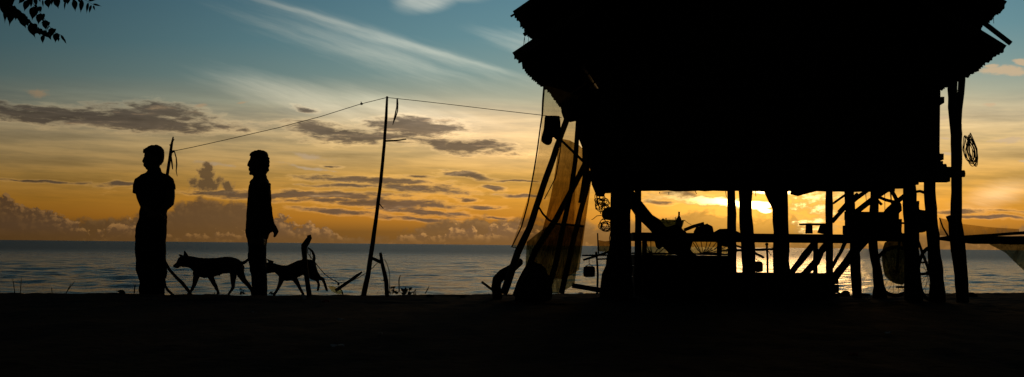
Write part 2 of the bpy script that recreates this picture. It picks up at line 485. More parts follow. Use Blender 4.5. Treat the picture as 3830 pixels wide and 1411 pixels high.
class MB:
    """collects shapes in world metres; build() links them as one mesh object"""
    def __init__(s):
        s.v = []
        s.f = []

    def rings(s, rings, closed=True, caps=True):
        o = len(s.v)
        n = len(rings[0])
        for r in rings:
            s.v.extend([tuple(p) for p in r])
        k = n if closed else n - 1
        for i in range(len(rings) - 1):
            for j in range(k):
                a, b = o + i * n + j, o + i * n + (j + 1) % n
                s.f.append((a, b, b + n, a + n))
        if caps and closed:
            s.f.append(tuple(o + j for j in reversed(range(n))))
            s.f.append(tuple(o + (len(rings) - 1) * n + j for j in range(n)))
        return s

    def tube(s, pts, rad, n=8, knob=0.0, seed=0, flat=1.0, dome=False):
        pts = [Vector(p) for p in pts]
        if not hasattr(rad, '__len__'):
            rad = [rad] * len(pts)
        rad = list(rad)
        rnd = random.Random(seed)
        if knob:
            q, r2 = [], []
            for i in range(len(pts) - 1):
                L = (pts[i + 1] - pts[i]).length
                k = max(1, int(L / 0.10))
                for j in range(k):
                    t = j / k
                    q.append(pts[i].lerp(pts[i + 1], t))
                    r2.append(rad[i] * (1 - t) + rad[i + 1] * t)
            q.append(pts[-1])
            r2.append(rad[-1])
            for i in range(1, len(q) - 1):
                q[i] += Vector((rnd.uniform(-1, 1), rnd.uniform(-1, 1), rnd.uniform(-1, 1))) * r2[i] * 0.16 * knob
            rad = [r * (1 + rnd.uniform(-0.10, 0.13) * knob) for r in r2]
            pts = q
        if dome:
            d0 = (pts[0] - pts[1]).normalized()
            d1 = (pts[-1] - pts[-2]).normalized()
            pre = [(pts[0] + d0 * rad[0] * math.sin(a), rad[0] * math.cos(a)) for a in (1.45, 1.0, 0.5)]
            post = [(pts[-1] + d1 * rad[-1] * math.sin(a), rad[-1] * math.cos(a)) for a in (0.5, 1.0, 1.45)]
            pts = [p for p, _ in pre] + pts + [p for p, _ in post]
            rad = [r for _, r in pre] + rad + [r for _, r in post]
        rings = []
        t0 = (pts[1] - pts[0]).normalized()
        ref = Vector((0, 1, 0)) if abs(t0.y) < 0.9 else Vector((1, 0, 0))
        u = (ref - t0 * ref.dot(t0)).normalized()
        for i, p in enumerate(pts):
            t = (pts[min(i + 1, len(pts) - 1)] - pts[max(i - 1, 0)]).normalized()
            u = (u - t * u.dot(t))
            u = u.normalized() if u.length > 1e-6 else Vector((0, 1, 0))
            w = t.cross(u)
            rings.append([p + (u * math.cos(a) * flat + w * math.sin(a)) * rad[i] for a in [2 * math.pi * k / n for k in range(n)]])
        return s.rings(rings)

    def ptube(s, pts, Y, n=8, knob=0.0, seed=0, z=None, dome=False, flat=1.0):
        """pts: (px, py, width px[, extra depth m]); z: transform from an enlarged crop"""
        P3, rr = [], []
        for p in pts:
            x, y, w = p[:3]
            if z:
                x, y, w = z[0] + x / z[2], z[1] + y / z[2], w / z[2]
            yy = Y + (p[3] if len(p) > 3 else 0.0)
            P3.append(P(x, y, yy))
            rr.append(R(w, yy))
        return s.tube(P3, rr, n, knob, seed, flat, dome)

    def box(s, lo, hi, axes=None, origin=None):
        X, Y, Z = axes or (Vector((1, 0, 0)), Vector((0, 1, 0)), Vector((0, 0, 1)))
        o = origin or Vector((0, 0, 0))
        b = len(s.v)
        for z in (lo[2], hi[2]):
            for x, y in ((lo[0], lo[1]), (hi[0], lo[1]), (hi[0], hi[1]), (lo[0], hi[1])):
                s.v.append(tuple(o + X * x + Y * y + Z * z))
        for f in ((0, 3, 2, 1), (4, 5, 6, 7), (0, 1, 5, 4), (1, 2, 6, 5), (2, 3, 7, 6), (3, 0, 4, 7)):
            s.f.append(tuple(b + i for i in f))
        return s

    def vloft(s, secs, Y, depth, n=20, dy=0.0):
        """sections (py, xl, xr[, half depth m[, depth offset m]]) from the outline"""
        rings = []
        for q in secs:
            py, xl, xr = q[:3]
            hd = q[3] if len(q) > 3 else depth
            off = dy + (q[4] if len(q) > 4 else 0.0)
            c = P((xl + xr) / 2, py, Y + off)
            a = R(xr - xl, Y + off)
            rings.append([c + RT * (a * math.cos(t)) + Vector((0, 1, 0)) * (hd * math.sin(t)) for t in [2 * math.pi * k / n for k in range(n)]])
        return s.rings(rings)

    def hloft(s, secs, Y, ratio=0.75, n=16, z=None):
        """sections (px, top py, bottom py[, depth ratio]) of a body lying along the picture"""
        rings = []
        for q in secs:
            px, yt, yb = q[:3]
            if z:
                px, yt, yb = z[0] + px / z[2], z[1] + yt / z[2], z[1] + yb / z[2]
            k = q[3] if len(q) > 3 else ratio
            c = P(px, (yt + yb) / 2, Y)
            a = R(yb - yt, Y)
            rings.append([c + UP * (a * math.sin(t)) + Vector((0, 1, 0)) * (a * k * math.cos(t)) for t in [2 * math.pi * i / n for i in range(n)]])
        return s.rings(rings)

    def ball(s, c, rx, ry, rz, n=12, m=8):
        c = Vector(c)
        rings = []
        for i in range(m + 1):
            t = math.pi * (i + 0.02) / (m + 0.04) if i in (0, m) else math.pi * i / m
            t = min(max(t, 0.06), math.pi - 0.06)
            rings.append([c + Vector((rx * math.sin(t) * math.cos(a), ry * math.sin(t) * math.sin(a), rz * math.cos(t))) for a in [2 * math.pi * k / n for k in range(n)]])
        return s.rings(rings)

    def mesh(s, name, off=None):
        me = bpy.data.meshes.new(name)
        vv = s.v
        if off is not None:
            vv = [(x - off[0], y - off[1], z - off[2]) for x, y, z in s.v]
        me.from_pydata([tuple(p) for p in vv], [], s.f)
        bm = bmesh.new()
        bm.from_mesh(me)
        bmesh.ops.recalc_face_normals(bm, faces=bm.faces)
        bm.to_mesh(me)
        bm.free()
        return me

    def low(s):
        a = np.array(s.v)
        lo, hi = a.min(0), a.max(0)
        return Vector(((lo[0] + hi[0]) / 2, (lo[1] + hi[1]) / 2, lo[2]))


def link(name, me, m, parent=None, smooth=True):
    o = bpy.data.objects.new(name, me)
    C.objects.link(o)
    if m:
        me.materials.clear()
        me.materials.append(m)
    if smooth:
        me.polygons.foreach_set('use_smooth', [True] * len(me.polygons))
    if parent:
        o.parent = parent
    return o


def part(name, mb, m, parent, smooth=True):
    o = link(name, mb.mesh(name, BASE[parent.name]), m, parent, smooth)
    BASE[o.name] = BASE[parent.name]
    return o


def tag(o, label, cat, group=None, kind=None):
    if label:
        o['label'] = label
        o['category'] = cat
    if group:
        o['group'] = group
    if kind:
        o['kind'] = kind
    return o


def single(name, mb, m, label, cat, group=None, smooth=True, kind=None):
    b = mb.low()
    o = link(name, mb.mesh(name, b), m, None, smooth)
    o.location = b
    BASE[o.name] = b
    return tag(o, label, cat, group, kind)


def thing(name, label, cat, loc, group=None):
    o = bpy.data.objects.new(name, None)
    o.empty_display_size = 0.2
    C.objects.link(o)
    o.location = loc
    BASE[o.name] = Vector(loc)
    return tag(o, label, cat, group)


def fuse(name, mb, parent, m, voxel=0.012, smooth_it=4, folds=0.0, freq=(10, 10, 5)):
    """closed shapes that overlap -> one continuous skin"""
    me = mb.mesh(name + '_raw', BASE[parent.name])
    t = bpy.data.objects.new('tmp', me)
    C.objects.link(t)
    r = t.modifiers.new('r', 'REMESH')
    r.mode = 'VOXEL'
    r.voxel_size = voxel
    r.use_smooth_shade = True
    if smooth_it:
        sm = t.modifiers.new('s', 'SMOOTH')
        sm.factor = 0.5
        sm.iterations = smooth_it
    dg = bpy.context.evaluated_depsgraph_get()
    dg.update()
    out = bpy.data.meshes.new_from_object(t.evaluated_get(dg))
    out.name = name
    bpy.data.objects.remove(t)
    bpy.data.meshes.remove(me)
    if folds:      # creases of the cloth, tufts of the coat
        fq = Vector(freq)
        moved = []
        for v in out.vertices:
            p = Vector((v.co.x * fq.x, v.co.y * fq.y, v.co.z * fq.z))
            k = mnoise.noise(p) + 0.5 * mnoise.noise(p * 2.3 + Vector((4, 1, 7)))
            moved.append(v.co + v.normal * folds * k)
        for v, c in zip(out.vertices, moved):
            v.co = c
    o = link(name, out, m, parent)
    BASE[o.name] = BASE[parent.name]
    return o


# ------------------------------------------------------------------ beach and sea
CREST = [(-3000, 13.9), (-8, 13.9), (-2.4, 14.05), (0, 15.0), (1.5, 15.8), (5.0, 15.9), (6.2, 16.8), (8, 17.8), (20, 22), (3000, 30)]


def crest(x):
    return np.interp(x, [a for a, _ in CREST], [b for _, b in CREST])


def ground_z(x, y):
    """height of the sand"""
    c = float(crest(x))
    z = 0.0
    if y > c:
        t2 = max(0.0, min((y - c - 1.1) / 8.0, 1.0))
        z -= 0.09 * min(1.0, (y - c) / 0.3) + 1.9 * t2 * t2 * (3 - 2 * t2)
    if y < 8.0:
        z += 0.06 * mnoise.noise(Vector((x * 0.5, y * 0.5, 1.0))) * min(1.0, (8 - y) / 3)
    amp = 0.013 if y > 9 else 0.02
    z += amp * mnoise.noise(Vector((x * 3.1, y * 3.1, 0))) + amp * 0.8 * mnoise.noise(Vector((x * 9.0, y * 9.0, 4.0)))
    z += 0.015 * mnoise.noise(Vector((x * 0.8, y * 0.8, 9.0)))
    return z - 0.008


def build_ground():
    xs = np.concatenate([[-3000, -900, -300, -120, -60, -30, -18, -12, -9], np.arange(-7.5, 9.6, 0.07), [11, 14, 18, 30, 60, 120, 300, 900, 3000]])
    ys = np.concatenate([[-3000, -900, -300, -100, -40, -15, -6, -2], np.arange(0, 12, 0.25), np.arange(12, 18.5, 0.07), [19, 20, 21, 22, 23, 24, 26, 28, 32, 40, 60]])
    n, k = len(xs), len(ys)
    vs = [(x, y, ground_z(x, y)) for y in ys for x in xs]
    fs = [(j * n + i, j * n + i + 1, (j + 1) * n + i + 1, (j + 1) * n + i) for j in range(k - 1) for i in range(n - 1)]
    me = bpy.data.meshes.new('beach')
    me.from_pydata(vs, [], fs)
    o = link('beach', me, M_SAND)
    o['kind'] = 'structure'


build_ground()


def build_sea():
    rnd = np.random.RandomState(4)
    a = np.concatenate([np.linspace(-85, -32, 40)[:-1], np.arange(-32, 32, 0.11), np.linspace(32, 85, 40)])
    a = np.radians(a)
    r = [19.0]
    while r[-1] < 26000:
        q = r[-1]
        r.append(q + (0.14 if q < 60 else 0.14 * (q / 60) ** 2.2))
    r = np.array(r)
    A, Rr = np.meshgrid(a, r)
    X, Y = Rr * np.sin(A), Rr * np.cos(A)
    Z = np.zeros_like(X)
    for lam, slope in zip(np.geomspace(0.5, 5.0, 40), np.linspace(0.034, 0.016, 40)):
        th = math.radians(90) + rnd.normal(0, 1.1)
        kx, ky = math.cos(th) * 2 * math.pi / lam, math.sin(th) * 2 * math.pi / lam
        fade = np.clip(1.6 - (0.14 * np.maximum(Rr / 60, 1) ** 2.2) * 5 / lam, 0, 1)
        Z += fade * slope * lam / (2 * math.pi) * np.sin(kx * X + ky * Y + rnd.uniform(0, 6.28))
    patch = 0.85 + 0.22 * np.sin(X * 0.11 + 1.0 + 0.3 * np.sin(Y * 0.07)) * np.sin(Y * 0.09 + 0.4 * np.sin(X * 0.05))
    Z = Z * patch + SEA
    n, k = len(a), len(r)
    me = bpy.data.meshes.new('sea')
    me.vertices.add(n * k)
    me.vertices.foreach_set('co', np.stack([X, Y, Z], -1).astype(np.float32).ravel())
    i = (np.arange(k - 1)[:, None] * n + np.arange(n - 1)[None, :]).ravel()
    quads = np.stack([i, i + 1, i + n + 1, i + n], -1).astype(np.int32)
    nf = len(quads)
    me.loops.add(nf * 4)
    me.loops.foreach_set('vertex_index', quads.ravel())
    me.polygons.add(nf)
    me.polygons.foreach_set('loop_start', np.arange(0, nf * 4, 4, dtype=np.int32))
    me.update(calc_edges=True)
    me.validate()
    o = link('sea', me, M_WATER)
    o['kind'] = 'structure'
    print('sea', n, k)


build_sea()

# ------------------------------------------------------------------ stilt house
HD = Vector((0.153, 0.988, 0)).normalized()      # from the gable towards the sea
HL = Vector((HD.y, -HD.x, 0))                    # to the right along the gable
HO = Vector((2.26, 11.5, 0))
ZV = Vector((0, 0, 1))


def H(s, t, z):
    return HO + HD * s + HL * t + ZV * z


house = thing('stilt_house', 'thatched hut on wooden stilts with a two-tiered roof, black against the sunset', 'house', H(2.0, 0, 0))
EAVE, HALF, SLOPE, RLEN = 2.42, 2.285, 0.66, 4.6


def hbox(s0, s1, t0, t1, z0, z1):
    return MB().box((s0, t0, z0), (s1, t1, z1), (HD, HL, ZV), HO)


# floor and walls
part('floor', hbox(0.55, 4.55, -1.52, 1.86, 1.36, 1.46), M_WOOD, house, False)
for s in (0.7, 1.7, 2.7, 3.6, 4.42):
    b = MB()
    b.tube([H(s, -1.50, 1.375), H(s, 0, 1.378), H(s, 2.0, 1.375)], [0.04, 0.042, 0.04], 8, 0.6, int(s * 10))
    part('joist', b, M_LOG, house)


def slat_wall(name, p0, p1, z0, zt0, zt1, n, seed):
    """upright split-bamboo slats nailed on two rails"""
    rnd = random.Random(seed)
    p0, p1 = Vector(p0), Vector(p1)
    along = p1 - p0
    L = along.length
    along.normalize()
    nrm = Vector((along.y, -along.x, 0))
    rail = MB()
    for f in (0.08, 0.5, 0.92):
        zz = z0 + (min(zt0, zt1) - z0) * f
        rail.box((0, 0.012, zz - 0.03), (L, 0.045, zz + 0.03), (along, nrm, ZV), p0)
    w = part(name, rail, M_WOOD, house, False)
    for i in range(n):
        a, bq = L * i / n, L * (i + 1) / n + 0.004
        zt = zt0 + (zt1 - zt0) * (i + 0.5) / n
        k = MB()
        d = rnd.uniform(-0.006, 0.006)
        k.box((a, -0.012 + d, z0 + rnd.uniform(-0.02, 0.02)), (bq, 0.010 + d, zt), (along, nrm, ZV), p0)
        part('slat', k, M_WALL, w, False)


TL, TR = -1.50, 1.83
roof_at = lambda t: EAVE + (HALF - abs(t)) * SLOPE
slat_wall('right_wall', H(0.6, TR, 0), H(4.5, TR, 0), 1.40, roof_at(TR), roof_at(TR), 32, 1)
slat_wall('left_wall', H(4.5, TL, 0), H(0.6, TL, 0), 1.40, roof_at(TL), roof_at(TL), 32, 2)
slat_wall('gable_wall', H(0.6, TL, 0), H(0.6, 0, 0), 1.40, roof_at(TL) + 0.1, roof_at(0), 14, 3)
slat_wall('gable_wall', H(0.6, 0, 0), H(0.6, TR, 0), 1.40, roof_at(0), roof_at(TR) + 0.1, 14, 4)
slat_wall('back_wall', H(4.5, TR, 0), H(4.5, TL, 0), 1.40, roof_at(TR), roof_at(TL), 28, 5)


def gable_roof(lift, seed, name):
    rnd = random.Random(seed)
    frame = MB()
    for sgn in (-1, 1):
        for s in (0.10, 1.0, 1.9, 2.8, 3.6, 4.4):
            frame.tube([H(s, sgn * HALF * 0.93, roof_at(HALF * 0.93) + lift - 0.045), H(s, 0, EAVE + HALF * SLOPE + lift - 0.05)], 0.026, 7)
        for f in (0.2, 0.5, 0.8):
            t = sgn * HALF * (1 - f)
            frame.tube([H(0.05, t, roof_at(t) + lift - 0.04), H(RLEN - 0.05, t, roof_at(t) + lift - 0.04)], 0.018, 6)
    frame.tube([H(0.0, 0, EAVE + HALF * SLOPE + lift - 0.02), H(RLEN, 0, EAVE + HALF * SLOPE + lift - 0.02)], 0.05, 8)
    ro = part(name, frame, M_BAMBOO, house)
    for sgn in (-1, 1):      # barge boards close the rakes
        e0, e1 = H(-0.012, sgn * (HALF - 0.005), EAVE + lift + 0.03), H(-0.012, 0, EAVE + HALF * SLOPE + lift + 0.03)
        ax = (e1 - e0).normalized()
        up_ = ax.cross(HD) if ax.cross(HD).z > 0 else -ax.cross(HD)
        part('barge_board', MB().box((0, -0.016, -0.045), ((e1 - e0).length, 0.010, 0.036), (ax, HD, up_), e0), M_WOOD, ro, False)
    n_c = 9
    for sgn in (-1, 1):
        for c in range(n_c):
            # course c hangs from higher up the slope over the one below
            t_lo = HALF * (1 - c / n_c)
            t_hi = max(HALF * (1 - (c + 1.45) / n_c), 0.0)
            k = MB()
            nn = 130
            rows = [[], [], [], []]
            drop = 0.0
            for i in range(nn + 1):
                s = RLEN * i / nn
                rag = (rnd.uniform(-0.012, 0.012) - (0.03 if rnd.random() < 0.06 else 0)) * (0.3 if i < 2 else 1.0) + (0.012 * math.sin(s * 2.3 + seed + c) if i > 1 else 0)
                tl = t_lo + rag
                zz = lambda t: EAVE + (HALF - t) * SLOPE + lift + 0.012 * c / n_c
                wav = 0.012 * mnoise.noise(Vector((s * 3, c * 1.7 + sgn, seed)))
                rows[0].append(H(s, sgn * t_hi, zz(t_hi) + 0.030 + wav))
                rows[1].append(H(s, sgn * tl, zz(tl) + 0.040 + wav))
                rows[2].append(H(s, sgn * tl, zz(tl) + 0.004 + wav))
                rows[3].append(H(s, sgn * t_hi, zz(t_hi) + 0.000 + wav))
            k.rings([[rows[j][i] for j in range(4)] for i in range(nn + 1)])
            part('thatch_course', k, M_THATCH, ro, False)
    return ro


gable_roof(0.0, 11, 'lower_roof')
gable_roof(0.405, 12, 'upper_roof')
# loose poles of the roof
part('rake_pole', MB().ptube([(1910, 62, 8), (2040, -12, 9)], 11.83), M_BAMBOO, house)
part('rafter_tail', MB().ptube([(1959, 131, 15), (2045, 78, 16)], 12.3), M_WOOD, house)
part('rafter_tail', MB().ptube([(3780, 163, 20), (3640, 55, 20)], 11.6), M_WOOD, house)
for q in ([(1962, 138, 2), (1957, 172, 1.5)], [(1978, 128, 2), (1976, 158, 1.5)], [(2006, 122, 2), (2005, 150, 1.5)], [(1962, 140, 2), (1964, 178, 1.5)]):
    part('straw', MB().ptube(q, 12.3, 5), M_THATCH, house)
part('straw', MB().ptube([(3715, 45, 2.5), (3717, 88, 2)], 11.4, 5), M_THATCH, house)


def gz(x, y):
    return ground_z(x, y)


def post(pts, Y, name='post', top=1.42, knob=0.45, parent=None, m=None, seed=None, n=10):
    """traced trunk, carried on down into the sand and (top) up into the floor"""
    pts = [tuple(p) for p in pts]
    a, b = pts[0], pts[-1]
    if top is not None:
        y_top = CY + (a[0] - CX) * math.tan(ROLL) - (top - HC) / Y * F
        if y_top < a[1]:
            pts.insert(0, (a[0], y_top, a[2]))
    base = P(b[0], b[1], Y)
    zg = gz(base.x, Y) - 0.06
    y_b = CY + (b[0] - CX) * math.tan(ROLL) - (zg - HC) / Y * F
    if y_b > b[1]:
        pts.append((b[0] + (b[0] - pts[-2][0]) * 0.1, y_b, b[2]))
    mb = MB().ptube(pts, Y, n, knob, seed if seed is not None else int(b[0]))
    return part(name, mb, m or M_LOG, parent or house)


post([(2322, 700, 78), (2320, 800, 74), (2322, 868, 74), (2317, 967, 92), (2310, 1030, 112), (2304, 1085, 124)], 14.3, n=12)
post([(2386, 720, 25), (2387, 850, 25), (2386, 960, 26), (2384, 1090, 27)], 14.9, knob=0.3)
post([(2735, 715, 30), (2737, 800, 33), (2738, 900, 33), (2738, 1020, 34)], 14.9, knob=0.4)
post([(2789, 700, 56), (2788, 760, 46), (2792, 850, 50), (2798, 930, 50), (2801, 1030, 48)], 14.6, knob=0.4)
post([(2903, 690, 105), (2906, 715, 90), (2913, 745, 70), (2918, 780, 62), (2920, 830, 58), (2921, 900, 58), (2924, 1030, 64)], 14.4, n=12, knob=0.5)
post([(3102, 700, 24), (3101, 770, 28), (3102, 860, 26), (3102, 1000, 26), (3104, 1040, 28)], 14.8, knob=0.3)
post([(3176, 700, 36), (3180, 800, 36), (3196, 905, 34), (3200, 1000, 38), (3206, 1090, 37)], 14.8)
post([(3272, 700, 30), (3268, 800, 34), (3264, 905, 34), (3278, 1000, 34), (3288, 1070, 40), (3290, 1096, 52)], 14.9)
post([(3401, 690, 48), (3405, 800, 50), (3410, 900, 54), (3412, 1000, 58), (3416, 1095, 72)], 14.2, n=12)
post([(3475, 650, 44), (3480, 750, 44), (3489, 880, 46), (3496, 1000, 48), (3503, 1060, 50), (3506, 1095, 58)], 14.1, n=12)
# the tall forked corner post that carries the eave
post([(3563, 300, 34), (3563, 400, 36), (3576, 470, 42), (3578, 640, 38), (3577, 760, 42), (3576, 812, 40), (3573, 900, 42), (3584, 970, 42), (3592, 1030, 44), (3600, 1095, 46)], 14.0, top=None, n=12)
b = MB().ptube([(3597, 250, 26), (3598, 300, 25), (3594, 350, 24), (3588, 410, 24), (3584, 470, 26), (3586, 600, 24)], 13.95, 10, 0.5, 3)
part('post_fork', b, M_LOG, house)
post([(3585, 800, 14), (3597, 870, 16), (3606, 960, 19), (3612, 1060, 21)], 13.9, top=None, n=8)
part('rope_lashing', MB().ptube([(3572, 345, 3), (3600, 345, 3)], 13.8, 6).ptube([(3572, 352, 3), (3600, 350, 3)], 13.8, 6).ptube([(3566, 330, 3), (3590, 345, 3)], 13.85, 6), M_ROPE, house)
part('post_stump', MB().ptube([(3558, 806, 44), (3564, 830, 34), (3566, 900, 30)], 13.85, 9, 0.6, 5), M_LOG, house)
# beam ends sticking out at the right corner
part('beam', MB().ptube([(3300, 655, 26), (3520, 655, 27), (3606, 650, 28)], 13.6, 10, 0.4, 6), M_LOG, house)
part('beam', MB().ptube([(3300, 625, 22), (3480, 628, 22), (3538, 624, 24)], 13.3, 10, 0.4, 7), M_LOG, house)
part('sill', MB().box((0.56, 1.0, 1.26), (0.74, 1.93, 1.40), (HD, HL, ZV), HO), M_WOOD, house, False)
part('floor_board', MB().ptube([(2960, 716, 22), (2985, 722, 24), (3010, 716, 20), (3060, 706, 16)], 14.6, 8, 0.5, 8), M_WOOD, house)

# braces and loose timbers under the floor
Z5 = (2150, 650, 2.0186)
Z3 = (3060, 660, 3.65)
part('brace', MB().ptube([(2340, 715, 56), (2400, 800, 50), (2470, 862, 52), (2545, 925, 50), (2600, 985, 48)], 14.55, 10, 0.8, 9), M_LOG, house)
for i, (pts, yy) in enumerate([
        ([(3062, 890, 24), (3010, 955, 26), (2955, 1030, 22)], 14.9),
        ([(3118, 885, 28), (3068, 945, 26), (3052, 980, 30), (2990, 1045, 24)], 14.7),
        ([(3172, 880, 14), (3145, 940, 14), (3112, 1000, 13)], 15.0),
        ([(3250, 885, 34), (3190, 950, 32), (3120, 1040, 30)], 14.5)]):
    part('brace', MB().ptube(pts, yy, 9, 0.7, 20 + i), M_LOG, house)
for i, (pts, yy) in enumerate([
        ([(400, 235, 34), (300, 300, 34), (205, 372, 32)], 14.7), ([(540, 235, 40), (400, 350, 38), (275, 485, 36)], 14.6),
        ([(720, 160, 60), (520, 300, 62), (350, 450, 60), (190, 620, 62)], 14.5), ([(1060, 110, 70), (860, 230, 85), (660, 380, 80), (480, 520, 80)], 14.3),
        ([(1220, 240, 70), (1100, 330, 66), (960, 450, 66), (840, 600, 70)], 14.4), ([(985, 170, 55), (1040, 260, 55), (1110, 400, 60)], 14.6),
        ([(820, 280, 40), (930, 325, 42), (1060, 355, 44)], 14.7), ([(780, 300, 42), (870, 388, 40)], 14.2)]):
    part('timber', MB().ptube(pts, yy, 9, 0.6, 30 + i, Z3), M_LOG if i > 1 else M_BAMBOO, house)
part('hook_branch', MB().ptube([(3424, 718, 10), (3440, 715, 10), (3462, 722, 12)], 14.2, 8, 0.3, 2), M_LOG, house)
for i, (x0, y0, x1, y1) in enumerate([(3309, 695, 3310, 800), (3329, 712, 3334, 770), (3332, 712, 3336, 768), (3238, 722, 3240, 750), (2714, 716, 2717, 738), (2502, 718, 2501, 728), (2600, 715, 2606, 726), (2468, 718, 2467, 724), (2826, 712, 2827, 735)]):
    part('dangling_string', MB().ptube([(x0, y0, 3), (x1, y1, 2.5)], 14.6, 5), M_ROPE, house)

# ------------------------------------------------------------------ things under the house
def loc_on(px, Y, z=None):
    p = P(px, 0, Y)
    return Vector((p.x, Y, gz(p.x, Y) if z is None else z))


def zpix(px, py, Y):
    return P(px, py, Y).z


# long work table, its top at 0.75 m
TY = 14.7
tz = zpix(2700, 873, TY)
tbl = thing('work_table', 'long rough plank table running between the stilts, crowded with kitchen things', 'table', loc_on(2780, TY))
xl, xr = P(2366, 880, TY).x, P(3200, 880, TY).x
for i in range(3):
    yy = TY - 0.10 + i * 0.22
    part('plank', MB().box((xl, yy, tz - 0.105 + 0.01 * (i == 1)), (xr + 0.05 * i, yy + 0.21, tz - 0.004 * i)), M_WOOD, tbl, False)
for px, yy in ((2420, TY + 0.05), (2420, TY + 0.42), (3060, TY + 0.42), (2700, TY + 0.45)):
    q = loc_on(px, yy)
    part('leg', MB().tube([q - ZV * 0.05, Vector((q.x, yy, tz - 0.1))], 0.03, 8, 0.5, px), M_LOG, tbl)

# plank bin and low bench
def plank_box(name, label, cat, x0, x1, ytop, Y, depth, rows, cap=0.0):
    t = thing(name, label, cat, loc_on((x0 + x1) / 2, Y))
    a, b_ = P(x0, ytop, Y).x, P(x1, ytop, Y).x
    zt = zpix((x0 + x1) / 2, ytop, Y)
    rnd = random.Random(int(x0))
    hgt = (zt + 0.05) / rows
    for i in range(rows):
        z0, z1 = -0.05 + i * hgt, -0.05 + (i + 1) * hgt - 0.006
        for yy in (Y, Y + depth):
            part('plank', MB().box((a + rnd.uniform(-.008, .008), yy, z0), (b_ + rnd.uniform(-.008, .008), yy + 0.022, z1)), M_WOOD, t, False)
        for xx in (a, b_ - 0.022):
            part('end_plank', MB().box((xx, Y + 0.026, z0), (xx + 0.022, Y + depth - 0.004, z1)), M_WOOD, t, False)
    k = 4
    for i in range(k):
        y0 = Y - 0.03 + i * (depth + 0.08) / k
        part('lid_plank', MB().box((a - cap, y0, zt), (b_ + cap + rnd.uniform(-.01, .01), y0 + (depth + 0.08) / k - 0.006, zt + 0.022)), M_WOOD, t, False)
    return t


plank_box('plank_bin', 'tall closed bin of dark planks behind the thick left stilt', 'bin', 2374, 2752, 954, 14.95, 0.45, 4)
plank_box('low_bench', 'low solid bench of dark planks beside the bin, below the sun', 'bench', 2752, 3138, 1030, 14.85, 0.5, 3, 0.012)

# amber sheets slung behind the table
def sheet(top, bot, Y0, Y1, m, nu, nv, ripple, freq, seed, bulge=0.0):
    """top, bot: pixel polylines; cloth between them with folds in depth"""
    def along(poly, t):
        L = [0.0]
        for a_, b_ in zip(poly, poly[1:]):
            L.append(L[-1] + math.hypot(b_[0] - a_[0], b_[1] - a_[1]))
        d = t * L[-1]
        for i in range(len(poly) - 1):
            if d <= L[i + 1] + 1e-9:
                f = (d - L[i]) / max(L[i + 1] - L[i], 1e-9)
                return (poly[i][0] + (poly[i + 1][0] - poly[i][0]) * f, poly[i][1] + (poly[i + 1][1] - poly[i][1]) * f)
        return poly[-1]
    rows = []
    for j in range(nv + 1):
        v = j / nv
        row = []
        for i in range(nu + 1):
            u = i / nu
            a_, b_ = along(top, u), along(bot, u)
            Y = Y0 + (Y1 - Y0) * v
            Y += ripple * (0.25 + 0.75 * v) * (math.sin(u * freq * 6.283 + seed + 0.8 * math.sin(v * 3 + seed)) + 0.8 * mnoise.noise(Vector((u * freq * 2.2, v * 3, seed))))
            row.append(P(a_[0] + (b_[0] - a_[0]) * v + bulge * (1 - u) * math.sin(math.pi * v), a_[1] + (b_[1] - a_[1]) * v, Y))
        rows.append(row)
    mb = MB()
    mb.rings(rows, closed=False, caps=False)
    return mb


single('hanging_sheet', sheet([(2392, 905), (2430, 902), (2520, 900)], [(2392, 956), (2440, 956), (2512, 958)], 15.1, 15.25, M_SAIL, 26, 8, 0.03, 4, 1), M_SAIL,
       'small yellow-green translucent sheet slung under the table, left of the sacks', 'sheet')
single('hanging_sheet', sheet([(2572, 903), (2650, 902), (2722, 904)], [(2590, 950), (2650, 952), (2724, 948)], 15.1, 15.25, M_SAIL, 26, 8, 0.03, 5, 2), M_SAIL,
       'wider amber translucent sheet slung under the table, right of the sacks', 'sheet')
fan = thing('dry_palm_frond', 'dry palm frond with fanned ribs standing behind the table', 'palm frond', P(2610, 952, 15.05))
for i, (x1, y1) in enumerate([(2590, 905), (2600, 903), (2622, 903), (2645, 900), (2662, 900), (2684, 902), (2702, 908), (2722, 920), (2724, 932)]):
    part('rib', MB().ptube([(2622 + i * 2, 950, 4), ((2622 + i * 2 + x1) / 2 + 3, (950 + y1) / 2 + 5, 3.5), (x1, y1, 2.5)], 15.05, 5), M_THATCH, fan)
fan2 = thing('dry_palm_frond', 'dry palm frond with drooping ribs next to the thin left stilt', 'palm frond', P(2440, 955, 15.0))
for i, (x1, y1) in enumerate([(2400, 905), (2416, 902), (2434, 902), (2402, 925), (2400, 938), (2462, 930), (2490, 925)]):
    part('rib', MB().ptube([(2440, 952, 5), ((2436 + x1) / 2, (955 + y1) / 2 + 6, 4), (x1, y1, 3)], 15.0, 5), M_THATCH, fan2)

# basin with utensils
Z6 = (2340, 780, 4.745)
by = 14.85


def lathe(mb, c, prof, n=24):
    c = Vector(c)
    mb.rings([[c + Vector((r * math.cos(2 * math.pi * k / n), r * math.sin(2 * math.pi * k / n), z)) for k in range(n)] for r, z in prof])
    return mb


